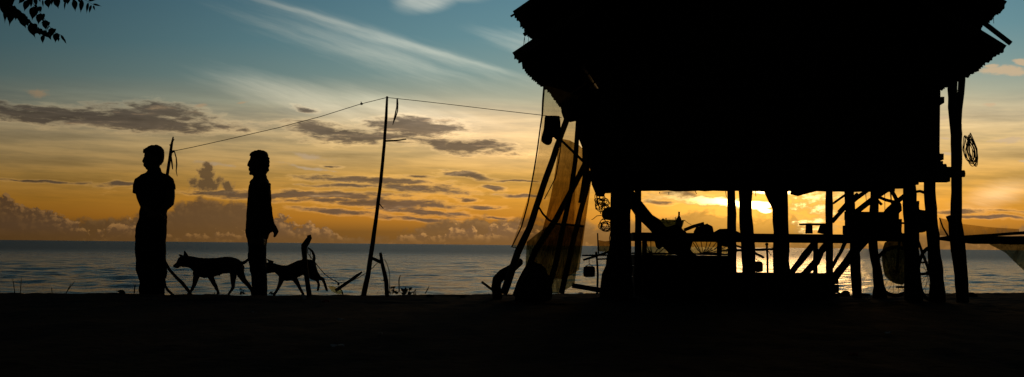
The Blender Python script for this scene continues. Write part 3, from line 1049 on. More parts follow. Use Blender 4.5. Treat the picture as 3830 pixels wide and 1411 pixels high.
c = P(2498, 873, by)
hz_ = zpix(2498, 823, by) - tz
rb = R(126, by)
bas = thing('wash_basin', 'pale green translucent plastic basin on the table', 'basin', Vector((c.x, by, tz)))
part('bowl', lathe(MB(), (c.x, by, tz), [(rb * .70, 0.0), (rb * .86, hz_ * .5), (rb * .97, hz_ * .96), (rb * .94, hz_ * .96), (rb * .84, hz_ * .5), (rb * .66, 0.012)]), M_BASIN, bas)
part('rim', lathe(MB(), (c.x, by, tz), [(rb * .95, hz_ * .93), (rb * 1.03, hz_ * .94), (rb * 1.03, hz_), (rb * .95, hz_)]), M_BASIN, bas)
bt = P(2548, 0, by)
s_ = (zpix(2548, 792, by) - (tz + 0.055)) / 0.30
single('bottle', lathe(MB(), (bt.x, by, tz + 0.055), [(0.030 * 1.1, 0), (0.033 * 1.1, .02 * s_), (0.033 * 1.1, .14 * s_), (0.026, .18 * s_), (0.013, .225 * s_), (0.0115, .29 * s_), (0.0135, .292 * s_), (0.0135, .30 * s_)], 16), M_GLASS_BROWN,
       'dark long-necked bottle standing up out of the basin', 'bottle')
single('spoon', MB().ptube([(880, 155, 14), (888, 210, 14), (890, 300, 12)], by, 7, z=Z6), M_METAL, 'thin upright handle in the basin, the left one beside the bottle', 'spoon')
single('spoon', MB().ptube([(912, 170, 26), (905, 210, 20), (900, 300, 12)], by, 7, z=Z6), M_METAL, 'stubby handle in the basin right next to the bottle', 'spoon')
k = MB().ball(P(2480, 821, by), 0.018, 0.02, 0.012)
k.ball(P(2491, 819, by), 0.010, 0.01, 0.010)
kk = thing('ladle', 'ladle with a round bowl lying over the left rim of the basin', 'ladle', P(2484, 824, by))
part('ladle_bowl', k, M_METAL, kk)
part('handle', MB().ptube([(2484, 822, 4), (2520, 850, 4), (2540, 866, 4)], by, 6), M_METAL, kk)
single('string', MB().ptube([(1050, 215, 9), (1110, 260, 9), (1170, 292, 9)], by - 0.05, 6, z=Z6), M_ROPE, 'short string running down from the basin rim to the bamboo tube', 'string')

# sacks, bamboo tube, lumps on the table
def lump(name, label, cat, pts, Y, depth, m, parts=(), seed=0, amp=0.012):
    """rounded heap: pts (px, top py, bottom py)"""
    mb = MB().hloft([tuple(a + (b - a) * f for a, b in zip(p, q)) for p, q in zip(pts, pts[1:]) for f in (0, 0.5)] + [pts[-1]], Y, depth, 20)
    rnd = random.Random(seed)
    mb.v = [tuple(Vector(v) + Vector((0.7, 0, 1)) * amp * (mnoise.noise(Vector(v) * 9 + Vector((seed, 0, 0))) + 0.5 * mnoise.noise(Vector(v) * 23))) for v in mb.v]
    return single(name, mb, m, label, cat)


lump('sack', 'lumpy full sack on the table in front of the basin', 'sack', [(2455, 862, 874), (2470, 848, 874), (2490, 850, 874), (2510, 846, 874), (2530, 838, 874), (2550, 852, 874), (2566, 868, 874)], 14.62, 0.8, M_SACK, seed=1)
lump('sack', 'dark sack hanging below the table edge in the middle of the sheets', 'sack', [(2446, 894, 905), (2454, 892, 926), (2466, 890, 934), (2478, 892, 924), (2492, 890, 938), (2506, 888, 952), (2540, 886, 958), (2574, 888, 956), (2588, 894, 918)], 14.58, 0.45, M_SACK, seed=2)
single('bamboo_tube', MB().ptube([(1040, 385, 60), (1200, 320, 62), (1390, 268, 62)], 14.7, 12, 0.15, 3, Z6), M_BAMBOO, 'short thick bamboo tube leaning up on the table right of the basin', 'bamboo')
lump('cloth_bundle', 'knobbly cloth bundle on the table against the end of the bamboo tube', 'bundle', [(2596, 864, 875), (2604, 850, 875), (2628, 842, 875), (2645, 836, 875), (2655, 841, 875), (2666, 846, 875), (2669, 866, 875)], 14.75, 0.7, M_SACK, seed=3)
lump('sack', 'broad smooth humped sack on the table beside the second thin stilt', 'sack', [(2668, 870, 882), (2690, 859, 900), (2715, 856, 905), (2745, 862, 906), (2765, 868, 906), (2778, 876, 900)], 14.6, 0.8, M_SACK, seed=4)
lump('sack', 'torn sack drooping under the table below the humped sack', 'sack', [(2686, 898, 905), (2700, 896, 920), (2720, 896, 924), (2742, 898, 916)], 14.6, 0.6, M_SACK, seed=5)

# small stool on the table
st = thing('stool', 'small low stool standing on the right end of the table', 'stool', Vector((P(3060, 870, 14.75).x, 14.75, tz)))
zt = zpix(3060, 836, 14.75)
a, b_ = P(3008, 0, 14.75).x, P(3112, 0, 14.75).x
part('seat', MB().box((a, 14.68, zt - 0.022), (b_, 14.90, zt)), M_WOOD, st, False)
part('leg', MB().ptube([(3026, 843, 26), (3026, 874, 28)], 14.75, 8), M_WOOD, st)
part('leg', MB().ptube([(3080, 843, 26), (3073, 874, 34)], 14.75, 8), M_WOOD, st)
# shelf boards stacked at the right
sb = thing('board_stack', 'stack of wide dark boards wedged between the right-hand stilts', 'boards', loc_on(3290, 14.95, zpix(3290, 905, 14.95)))
z0, z1 = zpix(3290, 903, 14.95), zpix(3290, 797, 14.95)
for i in range(4):
    part('board', MB().box((P(3166 + 3 * i, 0, 14.95).x, 14.95 + 0.06 * (i % 2), z0 + (z1 - z0) * i / 4), (P(3392 - 5 * i, 0, 14.95).x, 15.0 + 0.06 * (i % 2), z0 + (z1 - z0) * (i + 1) / 4 + 0.016)), M_WOOD, sb, False)
lump('sack', 'black bag stuffed on the boards against the rightmost inner stilt', 'sack', [(3425, 790, 860), (3440, 784, 870), (3460, 788, 868), (3475, 800, 850)], 14.5, 0.6, M_SACK, seed=6)
single('stick', MB().ptube([(3434, 752, 10), (3432, 775, 12), (3436, 800, 10)], 14.5, 7, 0.5, 4), M_LOG, 'stub of a stick standing up between the two rightmost inner stilts', 'stick')
lump('rag', 'ragged cloth hanging from the crossed timbers at the right', 'rag', [(3310, 800, 838), (3325, 785, 850), (3345, 765, 850), (3362, 760, 800), (3372, 765, 790)], 14.6, 0.4, M_SACK, seed=7)

# bicycle
def bicycle(hub1, hub2, r, label):
    t = thing('bicycle', label, 'bicycle', Vector((hub1.x, hub1.y, hub1.z - r)))
    ax = {}

    def wheel(hub, direc):
        side = Vector((direc.y, -direc.x, 0))
        k = MB()
        ring = lambda rad, tr, n=40: [[hub + direc * ((rad + tr * math.cos(q)) * math.cos(a)) + ZV * ((rad + tr * math.cos(q)) * math.sin(a)) + side * tr * math.sin(q) for q in [2 * math.pi * j / 8 for j in range(8)]] for a in [2 * math.pi * i / n for i in range(n + 1)]]
        k.rings(ring(r - 0.017, 0.017), caps=False)
        w = part('wheel', k, M_RUBBER, t)
        k = MB()
        k.rings(ring(r - 0.04, 0.009), caps=False)
        part('rim', k, M_METAL, w)
        part('hub', MB().tube([hub - side * 0.05, hub + side * 0.05], 0.02, 8), M_METAL, w)
        for i in range(22):
            a = 2 * math.pi * i / 22
            a2 = a + (0.35 if i % 2 else -0.35)
            part('spoke', MB().tube([hub + direc * 0.02 * math.cos(a2) + ZV * 0.02 * math.sin(a2) + side * (0.03 if i % 2 else -0.03), hub + direc * (r - 0.045) * math.cos(a) + ZV * (r - 0.045) * math.sin(a)], 0.0028, 4), M_METAL, w)
    body = (hub2 - hub1)
    body.z = 0
    body.normalize()
    wheel(hub1, Vector((0.97, 0.24, 0)).normalized())
    wheel(hub2, body)
    f = lambda a_, z: hub1 + (hub2 - hub1) * a_ + ZV * z
    fr = MB()
    for p, q in (((0.02, 0), (0.12, 0.50)), ((0.13, 0.48), (0.48, -0.03)), ((0.12, 0.40), (0.62, 0.42)), ((0.48, -0.03), (0.66, 0.55)), ((0.48, -0.03), (1, 0)), ((0.62, 0.42), (1, 0))):
        fr.tube([f(*p), f(*q)], 0.017, 8)
    part('frame', fr, M_METAL, t)
    side = Vector((body.y, -body.x, 0))
    part('handlebar', MB().tube([f(0.20, 0.58) + side * 0.28, f(0.10, 0.60) + side * 0.1, f(0.10, 0.60) - side * 0.1, f(0.20, 0.58) - side * 0.28], 0.013, 8), M_METAL, t)
    part('saddle', MB().tube([f(0.74, 0.57), f(0.66, 0.575), f(0.52, 0.565)], [0.07, 0.06, 0.02], 10, flat=1.0), M_RUBBER, t)
    for sg, dz in ((1, -0.15), (-1, 0.15)):
        part('crank', MB().tube([f(0.48, -0.03) + side * 0.08 * sg, f(0.48, -0.03 + dz) + side * 0.09 * sg], 0.01, 6), M_METAL, t)
        part('pedal', MB().box((-0.045, -0.04, -0.012), (0.045, 0.04, 0.012), (body, side, ZV), f(0.48, -0.03 + dz) + side * 0.14 * sg), M_RUBBER, t, False)


h1 = P(3352, 1003, 15.1)
h1.z = gz(h1.x, 15.1) + 0.325
h2 = P(3462, 1003, 14.55)
h2 = Vector((h1.x + 0.10, h1.y - 0.93, 0))
h2.z = gz(h2.x, h2.y) + 0.325
bicycle(h1, h2, 0.325, 'old bicycle parked between the stilts at the right, spokes showing against the sea')
single('net_bag', MB().hloft([(3304, 925, 1000, .5), (3312, 905, 1035, .5), (3330, 900, 1052, .5), (3352, 900, 1062, .5), (3375, 902, 1066, .5), (3392, 910, 1050, .4)], 14.95, 0.4, 16), M_NET_C,
       'dark half-transparent net bag hanging in front of the bicycle wheel', 'net bag')

# floats hanging from poles
def float_can(px0, px1, py0, py1, Y, label, hook):
    t = thing('fishing_float', label, 'float', P((px0 + px1) / 2, py1, Y))
    rr = R(px1 - px0, Y)
    c = P((px0 + px1) / 2, py1, Y)
    hgt = (py1 - py0) / F * Y
    part('body', lathe(MB(), c, [(rr * .55, 0), (rr * .92, hgt * .06), (rr, hgt * .3), (rr * .97, hgt * .75), (rr * .9, hgt * .93), (rr * .5, hgt)], 16), M_SACK, t)
    part('handle', MB().ptube([(px0 + 6, py0 + 3, 2.5), hook + (2.5,), (px1 - 5, py0 + 4, 2.5)], Y, 5), M_ROPE, t)
    return t


float_can(2181, 2226, 996, 1037, 15.0, 'blocky fishing float hanging left of the thick stilt', (2205, 988))
float_can(2800, 2854, 978, 1018, 15.2, 'round fishing float hanging against the glitter on the sea', (2822, 968))
single('string', MB().ptube([(2205, 990, 2.5), (2203, 975, 2.5), (2206, 962, 2.5)], 15.0, 5), M_ROPE, 'short string from the pole platform down to the blocky float', 'string')
single('string', MB().ptube([(2822, 970, 3), (2820, 955, 3), (2822, 930, 3)], 15.2, 5), M_ROPE, 'short string from the net boom down to the round float', 'string')

# pole platform left of the house, beyond the stilt
pf = thing('pole_platform', 'rickety platform of thin poles sticking out left of the thick stilt', 'platform', loc_on(2233, 15.3))
for pts in ([(2177, 956, 6), (2300, 954, 7)], [(2181, 973, 8), (2215, 963, 9), (2290, 938, 8)], [(2232, 970, 6), (2300, 968, 6)], [(2229, 942, 8), (2233, 975, 8), (2236, 1030, 8), (2233, 1100, 8)]):
    part('pole', MB().ptube(pts, 15.3, 7, 0.4, int(pts[0][1])), M_BAMBOO, pf)
part('mast', MB().ptube([(2235, 872, 5), (2238, 950, 6)], 15.3, 7), M_BAMBOO, pf)
single('net_scrap', sheet([(2238, 898), (2262, 903), (2290, 900)], [(2238, 940), (2290, 945)], 15.32, 15.35, M_NET_B, 14, 6, 0.01, 2, 5), M_NET_B, 'small square of netting stretched beside the thin mast at the thick stilt', 'net')
# poles of the boat frame right of the sun
bf = thing('boat_frame', 'thin crossed poles of a beached outrigger seen between the two middle stilts', 'boat frame', loc_on(2868, 15.5))
for pts in ([(2690, 938, 8), (2830, 935, 9), (2940, 929, 10)], [(2750, 918, 7), (2800, 935, 8), (2845, 958, 9), (2858, 965, 8)], [(2868, 912, 8), (2870, 960, 8), (2872, 1070, 8)], [(2874, 940, 3), (2884, 956, 3)]):
    part('pole', MB().ptube(pts, 15.5, 7, 0.4, int(pts[0][0])), M_BAMBOO, bf)
part('lashing', MB().ball(P(2868, 914, 15.5), 0.022, 0.022, 0.02), M_ROPE, bf)

# net boom on the right
bm_ = thing('net_boom', 'long dark boom of lashed poles leading out past the corner post to the right', 'boom', P(3510, 893, 14.3) + Vector((0, 0, -0.1)))
part('pole', MB().ptube([(3500, 893, 8), (3560, 893, 26), (3640, 898, 30), (3780, 899, 32), (3960, 898, 34)], 14.3, 10, 0.3, 1), M_LOG, bm_)
part('pole', MB().ptube([(3500, 892, 6), (3600, 886, 10), (3700, 880, 10), (3830, 871, 12), (3960, 866, 12)], 14.2, 8, 0.2, 2), M_BAMBOO, bm_)
part('prong', MB().ptube([(3514, 815, 5), (3526, 850, 6), (3546, 884, 7)], 14.3, 7), M_BAMBOO, bm_)
post([(3930, 860, 26), (3935, 1000, 28), (3938, 1090, 30)], 14.3, 'support_post', None, parent=bm_)
single('boom_net', sheet([(3514, 815), (3600, 838), (3700, 850), (3812, 857)], [(3514, 880), (3600, 890), (3700, 885), (3812, 874)], 14.35, 14.3, M_NET_D, 40, 10, 0.02, 3, 8), M_NET_D, 'fine brown net stretched above the boom right of the corner post', 'net')
single('boom_net', sheet([(3700, 912), (3780, 905), (3960, 890)], [(3705, 917), (3760, 945), (3800, 985), (3850, 1030), (3960, 1085)], 14.35, 14.45, M_NET_C, 30, 12, 0.05, 4, 9), M_NET_C, 'dark green net sagging below the boom at the right edge', 'net')

# rope coils
def loops(name, label, specs, Y, w, n=28, group=None):
    mb = MB()
    rnd = random.Random(len(specs))
    for cx_, cy_, rx, ry, tilt, drop in specs:
        pts = []
        for i in range(n + 1):
            a = 2 * math.pi * i / n
            pull = 1 - 0.55 * max(0, math.sin(a)) * drop
            x, y = rx * math.cos(a) * pull, -ry * math.sin(a)
            pts.append((cx_ + x * math.cos(tilt) - y * math.sin(tilt), cy_ + x * math.sin(tilt) + y * math.cos(tilt), w, 0.03 * math.sin(a * 2 + cx_) + rnd.uniform(-.008, .008)))
        mb.ptube(pts, Y, 5)
    return single(name, mb, M_ROPE, label, 'rope', group)


rnd = random.Random(5)
loops('rope_coil', 'looped coil of thin rope hanging on the right corner post', [(3628 + rnd.uniform(-10, 12), 560 + rnd.uniform(-4, 6), rnd.uniform(9, 22), 54 + rnd.uniform(-8, 6), -0.20 + rnd.uniform(-.16, .16), 1.25) for _ in range(13)], 13.9, 3.0)
loops('tangled_rope', 'tangled loops of line hanging high on the left wall of the hut', [(2252 + rnd.uniform(-14, 14), 752 + rnd.uniform(-28, 30), rnd.uniform(6, 18), rnd.uniform(8, 26), rnd.uniform(-1, 1), 0.3) for _ in range(16)], 14.0, 3.2)
loops('tangled_rope', 'looser loops of line hanging just above the pole platform', [(2264 + rnd.uniform(-8, 8), 838 + rnd.uniform(-14, 14), rnd.uniform(12, 22), rnd.uniform(8, 22), rnd.uniform(-.6, .6), 0.2) for _ in range(8)], 14.0, 2.8)
single('hanging_line', MB().ptube([(2219, 610, 4), (2224, 660, 4), (2228, 720, 5), (2240, 770, 4), (2247, 800, 4)], 14.0, 6), M_ROPE, 'thick cord hanging straight down the left edge of the hut', 'cord')
single('hanging_line', MB().ptube([(2284, 868, 4), (2280, 890, 4), (2283, 935, 4)], 14.0, 6), M_ROPE, 'short cord end below the looser rope loops', 'cord')
single('twig', MB().ptube([(2250, 806, 3), (2232, 808, 3), (2218, 820, 2.5), (2212, 822, 2)], 14.0, 5), M_LOG, 'thin curved twig poking left above the pole platform', 'twig')
lump('bundle', 'dark bundle hung on the left wall above the tangled line', 'bundle', [(2216, 668, 676), (2226, 660, 690), (2240, 658, 712), (2260, 656, 722), (2290, 655, 722)], 13.9, 0.5, M_SACK, seed=11)
lump('bundle', 'dark rounded bundle tied to the thick left stilt', 'bundle', [(2250, 796, 812), (2260, 782, 822), (2275, 776, 824), (2300, 775, 824)], 14.1, 0.6, M_SACK, seed=12)

# ------------------------------------------------------------------ the drying nets left of the house
Z4 = (1850, 300, 1.158)
single('drying_net', sheet([(2035, 318), (2080, 330), (2170, 360)], [(1912, 925), (1960, 934), (2060, 940), (2140, 930)], 13.0, 13.4, M_NET, 48, 50, 0.05, 4, 2, 30.0), M_NET,
       'tall pale fine net hanging from the left eave of the hut', 'net')
single('drying_net', sheet([(2092, 518), (2130, 525), (2168, 545), (2222, 600)], [(1985, 1000), (2060, 1040), (2110, 1045), (2166, 1010)], 13.2, 13.6, M_NET_B, 64, 40, 0.09, 6, 4, 16.0), M_NET_B,
       'amber net draped over leaning poles in front of the pale net', 'net')
single('drying_net', sheet([(1970, 905), (2040, 850), (2110, 835), (2186, 842)], [(1960, 1095), (2030, 1098), (2090, 1098), (2148, 1066)], 13.3, 13.8, M_NET_C, 72, 24, 0.10, 9, 6), M_NET_C,
       'dark green gathered net reaching down to the sand beside the hut', 'net')
# cords along the edges of the nets
single('edge_rope', MB().ptube([(2035, 325, 8), (2031, 380, 9), (2028, 430, 7), (2018, 500, 6), (2004, 600, 6), (1990, 680, 6), (1975, 760, 6), (1950, 850, 6), (1914, 924, 6), (1940, 930, 4)], 12.98, 6, 0.8, 3), M_ROPE, 'knotted cord along the left edge of the pale net', 'cord')
single('edge_rope', MB().ptube([(2100, 525, 4), (2096, 560, 4), (2090, 600, 5), (2078, 665, 5), (2060, 700, 4), (2036, 745, 4)], 13.1, 6, 0.5, 3), M_ROPE, 'cord along the left edge of the amber net', 'cord')
single('edge_rope', MB().ptube([(2012, 770, 8), (2030, 800, 9), (2050, 822, 9), (2080, 838, 8), (2120, 840, 8), (2184, 848, 8)], 13.15, 6, 0.6, 5), M_ROPE, 'thick cord sagging across the middle of the amber net', 'cord')
for i, (pts, yy, lab) in enumerate([
        ([(2126, 430, 23), (2080, 560, 23), (2030, 700, 23), (1982, 850, 25), (1936, 945, 28), (1884, 1100, 30)], 13.35, 'longest pole leaning to the left through the drying nets'),
        ([(2215, 560, 22), (2150, 690, 22), (2080, 820, 22), (2000, 940, 23), (1940, 1100, 24)], 13.5, 'pole crossing behind the longest one among the nets'),
        ([(2163, 440, 18), (2152, 600, 18), (2135, 720, 18), (2108, 840, 19), (2080, 980, 20), (2046, 1098, 22)], 13.3, 'thin steep pole in front of the amber net'),
        ([(2212, 640, 20), (2180, 760, 20), (2140, 920, 20), (2100, 1098, 22)], 13.7, 'pole nearest the hut wall behind the amber net'),
        ([(2188, 470, 34), (2194, 560, 34), (2190, 660, 22), (2170, 760, 16)], 13.75, 'thick bundle-wrapped pole against the hut wall above the nets')]):
    single('net_pole', MB().ptube(pts, yy, 9, 0.35, 50 + i), M_BAMBOO, lab, 'pole')
single('net_strut', MB().ptube([(2096, 522, 9), (2150, 574, 10), (2190, 612, 10)], 13.25, 8), M_BAMBOO, 'short strut tying the longest pole to the steep one', 'pole')
# lump at the roof corner and cloth on the line
lump('bundle', 'bundle tied under the eave above the nets', 'bundle', [(2100, 385, 420), (2110, 380, 450), (2130, 372, 460), (2160, 370, 452), (2200, 370, 470)], 13.2, 0.5, M_SACK, seed=21)
roll = MB().vloft([(335, 2168, 2262, .08), (380, 2158, 2262, .10), (425, 2150, 2262, .10), (470, 2152, 2262, .12), (520, 2166, 2262, .13), (560, 2180, 2262, .13), (600, 2196, 2262, .12), (640, 2210, 2262, .11), (690, 2216, 2262, .10), (735, 2232, 2262, .06)], 13.55, .1, 18)
roll.v = [tuple(Vector(v) + RT * 0.02 * mnoise.noise(Vector(v) * 7)) for v in roll.v]
single('net_roll', roll, M_SACK, 'thick roll of dark netting hung along the left wall of the hut', 'net')
Z9 = (1960, 320, 3.163)
hc = MB()
hc.vloft([(434, 2037, 2094, .05), (450, 2036, 2096, .06), (480, 2033, 2098, .07), (500, 2030, 2100, .07)], 12.9, .06, 16)
hc.vloft([(490, 2031, 2070, .06), (512, 2025, 2067, .07), (528, 2023, 2066, .07), (538, 2034, 2062, .05), (543, 2044, 2056, .03)], 12.9, .06, 16)
hc.vloft([(490, 2064, 2100, .06), (508, 2068, 2100, .06), (520, 2076, 2100, .05), (526, 2086, 2098, .03)], 12.92, .06, 16)
hang = thing('hanging_shorts', 'dark pair of short trousers hung on the line before the pale net', 'clothes', P(2060, 543, 12.9))
fuse('cloth', hc, hang, M_TROUSER, 0.010, 3)
lump('net_heap', 'heap of dark netting piled at the foot of the leaning poles', 'net heap', [(1925, 1070, 1126), (1945, 1030, 1130), (1968, 992, 1134), (1995, 975, 1134), (2020, 990, 1134), (2042, 1030, 1132), (2060, 1080, 1126)], 13.45, 0.6, M_SACK, seed=22, amp=0.06)
Za = (1780, 880, 3.954)
single('bent_log', MB().ptube([(640, 400, 120), (520, 500, 140), (400, 580, 165), (315, 660, 150), (300, 760, 140), (320, 900, 150)], 13.6, 14, 0.3, 4, Za, True), M_LOG, 'thick bent driftwood log arching out left of the net poles', 'log')
single('stake', MB().ptube([(85, 690, 34), (180, 760, 36), (300, 850, 38), (380, 905, 40)], 13.9, 8, 0.4, 4, Za), M_LOG, 'short stake slanting out of the sand left of the bent log', 'stake')
single('plank_step', MB().ptube([(2140, 1068, 18), (2200, 1078, 18), (2290, 1094, 20)], 14.6, 8, 0.3, 4), M_WOOD, 'low beam lying between the nets and the thick stilt', 'beam')

# ------------------------------------------------------------------ people
def hand(mb, wrist, direc, side, up, s=1.0, curl=0.5):
    """palm and five fingers: direc along the hand, side towards the thumb, up out of the back"""
    direc, side, up = Vector(direc).normalized(), Vector(side).normalized(), Vector(up).normalized()
    w = Vector(wrist)
    mb.tube([w - direc * 0.02, w + direc * 0.03 * s, w + direc * 0.085 * s], [0.024 * s, 0.034 * s, 0.036 * s], 12, flat=0.5, dome=True)
    for i, (o, L) in enumerate(((0.027, 0.070), (0.009, 0.080), (-0.009, 0.074), (-0.026, 0.058))):
        p = w + direc * 0.075 * s + side * o * s
        pts = [p]
        d = direc.copy()
        for j, f in enumerate((0.4, 0.35, 0.25)):
            d = (d - up * curl * (0.5 + 0.3 * j)).normalized()
            pts.append(pts[-1] + d * L * f * s)
        mb.tube(pts, [0.0095 * s, 0.009 * s, 0.0085 * s, 0.007 * s], 8, dome=True)
    p = w + direc * 0.025 * s + side * 0.026 * s
    q = p + (direc * 0.6 + side * 0.8).normalized() * 0.035 * s
    mb.tube([p, q, q + (direc * 0.9 + side * 0.2 - up * 0.3).normalized() * 0.035 * s], [0.012 * s, 0.011 * s, 0.008 * s], 8, dome=True)


def foot(mb, x, y, z, direc, L=0.25):
    d = Vector(direc).normalized()
    a = Vector((x, y, z))
    mb.tube([a - d * 0.05 + ZV * 0.045, a + d * 0.03 + ZV * 0.05, a + d * 0.11 + ZV * 0.034, a + d * (L - 0.07) + ZV * 0.022], [0.040, 0.045, 0.042, 0.026], 10, dome=True)


YM = 14.45
p1 = thing('person', 'person in short sleeves and loose trousers, back to us, face turned left', 'person', loc_on(568, YM))
# skin: head, neck, trunk, arms, legs, feet in one surface
b = MB()
b.vloft([(548, 562, 592, .045), (556, 549, 604, .068), (570, 541, 611, .078), (588, 539, 611, .080), (604, 539, 607, .076), (616, 540, 600, .068), (627, 543, 590, .055), (635, 547, 576, .035)], YM, .07)
b.ptube([(541, 592, 10), (536, 604, 11), (540, 609, 9)], YM, 8, dome=True)           # nose
b.ptube([(540, 616, 9), (541, 620, 10)], YM, 8, dome=True)                           # lips
b.ptube([(583, 592, 16, -.076), (582, 606, 12, -.078)], YM, 8, dome=True)            # ear towards us
b.vloft([(605, 560, 602, .060), (625, 555, 597, .058), (645, 552, 600, .060), (662, 540, 612, .07)], YM, .06)
b.vloft([(648, 548, 606, .07), (660, 525, 632, .085), (690, 526, 630, .105), (740, 530, 626, .11), (790, 524, 620, .10), (830, 522, 614, .10), (870, 520, 610, .10)], YM, .1)
for side, pts in ((-1, [(526, 676, 36), (518, 704, 32), (526, 738, 31, -.02), (540, 772, 31, -.05), (556, 790, 20, -.13), (572, 803, 17, -.175)]),
                  (1, [(626, 676, 36), (637, 704, 34), (638, 735, 34, -.02), (635, 758, 34, -.05), (612, 784, 25, -.13), (590, 801, 17, -.185)])):
    b.ptube(pts, YM, 12, dome=True)
hand(b, P(574, 804, YM - .18), (1, -0.1, -0.3), (0, -0.2, 1), (0, -1, 0), 0.95, 0.5)
hand(b, P(588, 802, YM - .205), (-1, -0.1, -0.25), (0, -0.2, 1), (0, -1, 0), 0.95, 0.6)
for x0, x1 in ((537, 545), (590, 592)):
    b.ptube([(x0, 860, 52), (x0 + 2, 950, 44), (x1, 1000, 34), (x1 + 1, 1050, 34), (x1 + 1, 1116, 24)], YM, 12, dome=True)
    q = P(x1, 1090, YM)
    foot(b, q.x, YM, gz(q.x, YM) - 0.004, (-0.55, 0.8, 0))
fuse('body', b, p1, M_SKIN, 0.0075, 3)
b = MB()
b.vloft([(560, 541, 613, .080), (572, 546, 614, .084), (588, 556, 614, .083), (604, 567, 611, .077), (617, 577, 602, .06)], YM, .08)
b.vloft([(543, 566, 590, .03), (548, 556, 602, .06), (556, 543, 609, .076), (566, 539, 613, .082), (574, 545, 612, .08)], YM, .07)
rnd = random.Random(3)
for i in range(16):
    x = 541 + rnd.uniform(0, 66)
    yt = 546 + abs(x - 576) * 0.28 + rnd.uniform(0, 5)
    b.ptube([(x, yt + 9, 13, rnd.uniform(-.06, .06)), (x - rnd.uniform(1, 5), yt, 8, rnd.uniform(-.06, .06)), (x - rnd.uniform(3, 8), yt - 1, 4, 0)], YM, 6)
b.ptube([(548, 562, 16), (540, 563, 10), (535, 567, 5)], YM, 6)
b.ptube([(546, 568, 12), (538, 570, 8), (535, 574, 4)], YM, 6)
fuse('hair', b, p1, M_HAIR, 0.0065, 1, 0.006, (55, 55, 55))
b = MB()
b.vloft([(640, 553, 602, .062), (648, 540, 611, .078), (655, 524, 628, .092), (668, 516, 638, .105), (690, 521, 635, .122), (740, 526, 630, .128), (775, 525, 628, .125), (800, 520, 625, .125), (816, 518, 625, .128), (821, 519, 624, .122)], YM, .12)
b.ptube([(552, 664, 24), (536, 668, 36), (524, 680, 42), (517, 700, 40), (513, 714, 36), (509, 726, 28)], YM, 14, dome=False)
b.ptube([(600, 662, 24), (616, 668, 36), (628, 680, 44), (637, 698, 42), (640, 712, 36)], YM, 14, dome=False)
b.vloft([(627, 554, 600, .064), (634, 553, 602, .068), (645, 549, 605, .07)], YM, .06)
fuse('shirt', b, p1, M_SHIRT1, 0.008, 2, 0.011, (13, 13, 9))
b = MB()
b.vloft([(812, 521, 622, .12), (826, 515, 623, .125), (845, 508, 622, .135), (886, 505, 621, .14), (930, 505, 620, .13), (960, 507, 619, .11)], YM, .12)
b.ptube([(534, 900, 58), (535, 950, 60), (541, 1010, 60), (546, 1038, 56), (547, 1052, 50), (547, 1112, 50)], YM, 16)
b.ptube([(591, 900, 58), (591, 950, 58), (591, 1010, 60), (592, 1036, 57), (590, 1052, 50), (590, 1112, 50)], YM, 16)
fuse('trousers', b, p1, M_TROUSER, 0.009, 2, 0.012, (10, 10, 7))

YN = 14.4
p2 = thing('person', 'person with wavy hair in a long-sleeved shirt, standing in left profile, hand behind the back', 'person', loc_on(965, YN))
b = MB()
b.vloft([(570, 948, 990, .05), (580, 938, 1000, .068), (596, 934, 1003, .076), (612, 934, 1001, .078), (628, 934, 996, .074), (640, 935, 985, .062), (650, 938, 970, .045), (656, 943, 960, .03)], YN, .07)
b.ptube([(935, 602, 9), (931, 612, 11), (928, 619, 10), (935, 623, 9)], YN, 8, dome=True)
b.ptube([(934, 630, 8), (931, 632, 6)], YN, 8, dome=True)
b.ptube([(934, 637, 8), (932, 637, 6)], YN, 8, dome=True)
b.ptube([(937, 649, 12), (937, 650, 12)], YN, 8, dome=True)
b.ptube([(968, 612, 16, -.075), (966, 626, 11, -.076)], YN, 8, dome=True)
b.vloft([(630, 952, 996, .06), (655, 949, 996, .058), (672, 944, 1000, .062), (690, 938, 1006, .08)], YN, .06)
b.vloft([(672, 945, 1000, .08), (690, 936, 1005, .14), (720, 933, 1008, .155), (770, 928, 1010, .15), (830, 927, 1004, .135), (880, 931, 997, .13), (905, 936, 989, .125)], YN, .14)
near = [(988, 692, 40, -.16), (992, 740, 34, -.18), (998, 780, 30, -.18), (1008, 812, 24, -.13), (1019, 838, 18, -.06)]
b.ptube(near, YN, 12, dome=True)
b.ptube([(988, 692, 40, .16), (990, 740, 34, .18), (996, 782, 30, .18), (1006, 815, 22, .10), (1016, 842, 18, .02)], YN, 12, dome=True)
hand(b, P(1021, 842, YN - .05), (0.42, -0.1, -0.9), (-0.5, -0.75, -0.2), (0.8, -0.4, 0.4), 1.0, 0.55)
hand(b, P(1014, 846, YN + .02), (0.15, -0.75, -0.6), (-0.4, 0.3, -0.8), (0.9, 0.3, 0.2), 0.95, 0.5)
for dx, dy_ in ((0, -.075), (2, .085)):
    b.ptube([(962 + dx, 900, 62, dy_), (961 + dx, 960, 52, dy_), (966 + dx, 1010, 40, dy_), (970 + dx, 1045, 42, dy_), (971 + dx, 1114, 26, dy_)], YN, 12, dome=True)
    q = P(971 + dx, 1090, YN + dy_)
    foot(b, q.x, YN + dy_, gz(q.x, YN + dy_) - 0.004, (-1, 0.15, 0))
fuse('body', b, p2, M_SKIN, 0.0075, 3)
b = MB()
b.vloft([(564, 952, 988, .045), (570, 942, 998, .066), (580, 938, 1003, .078), (594, 944, 1004, .082), (612, 960, 1005, .084), (628, 974, 1005, .08), (640, 980, 1003, .065), (648, 984, 998, .045)], YN, .07)
b.ptube([(960, 572, 16), (944, 573, 12), (936, 578, 8), (934, 584, 4)], YN, 8)
rnd = random.Random(6)
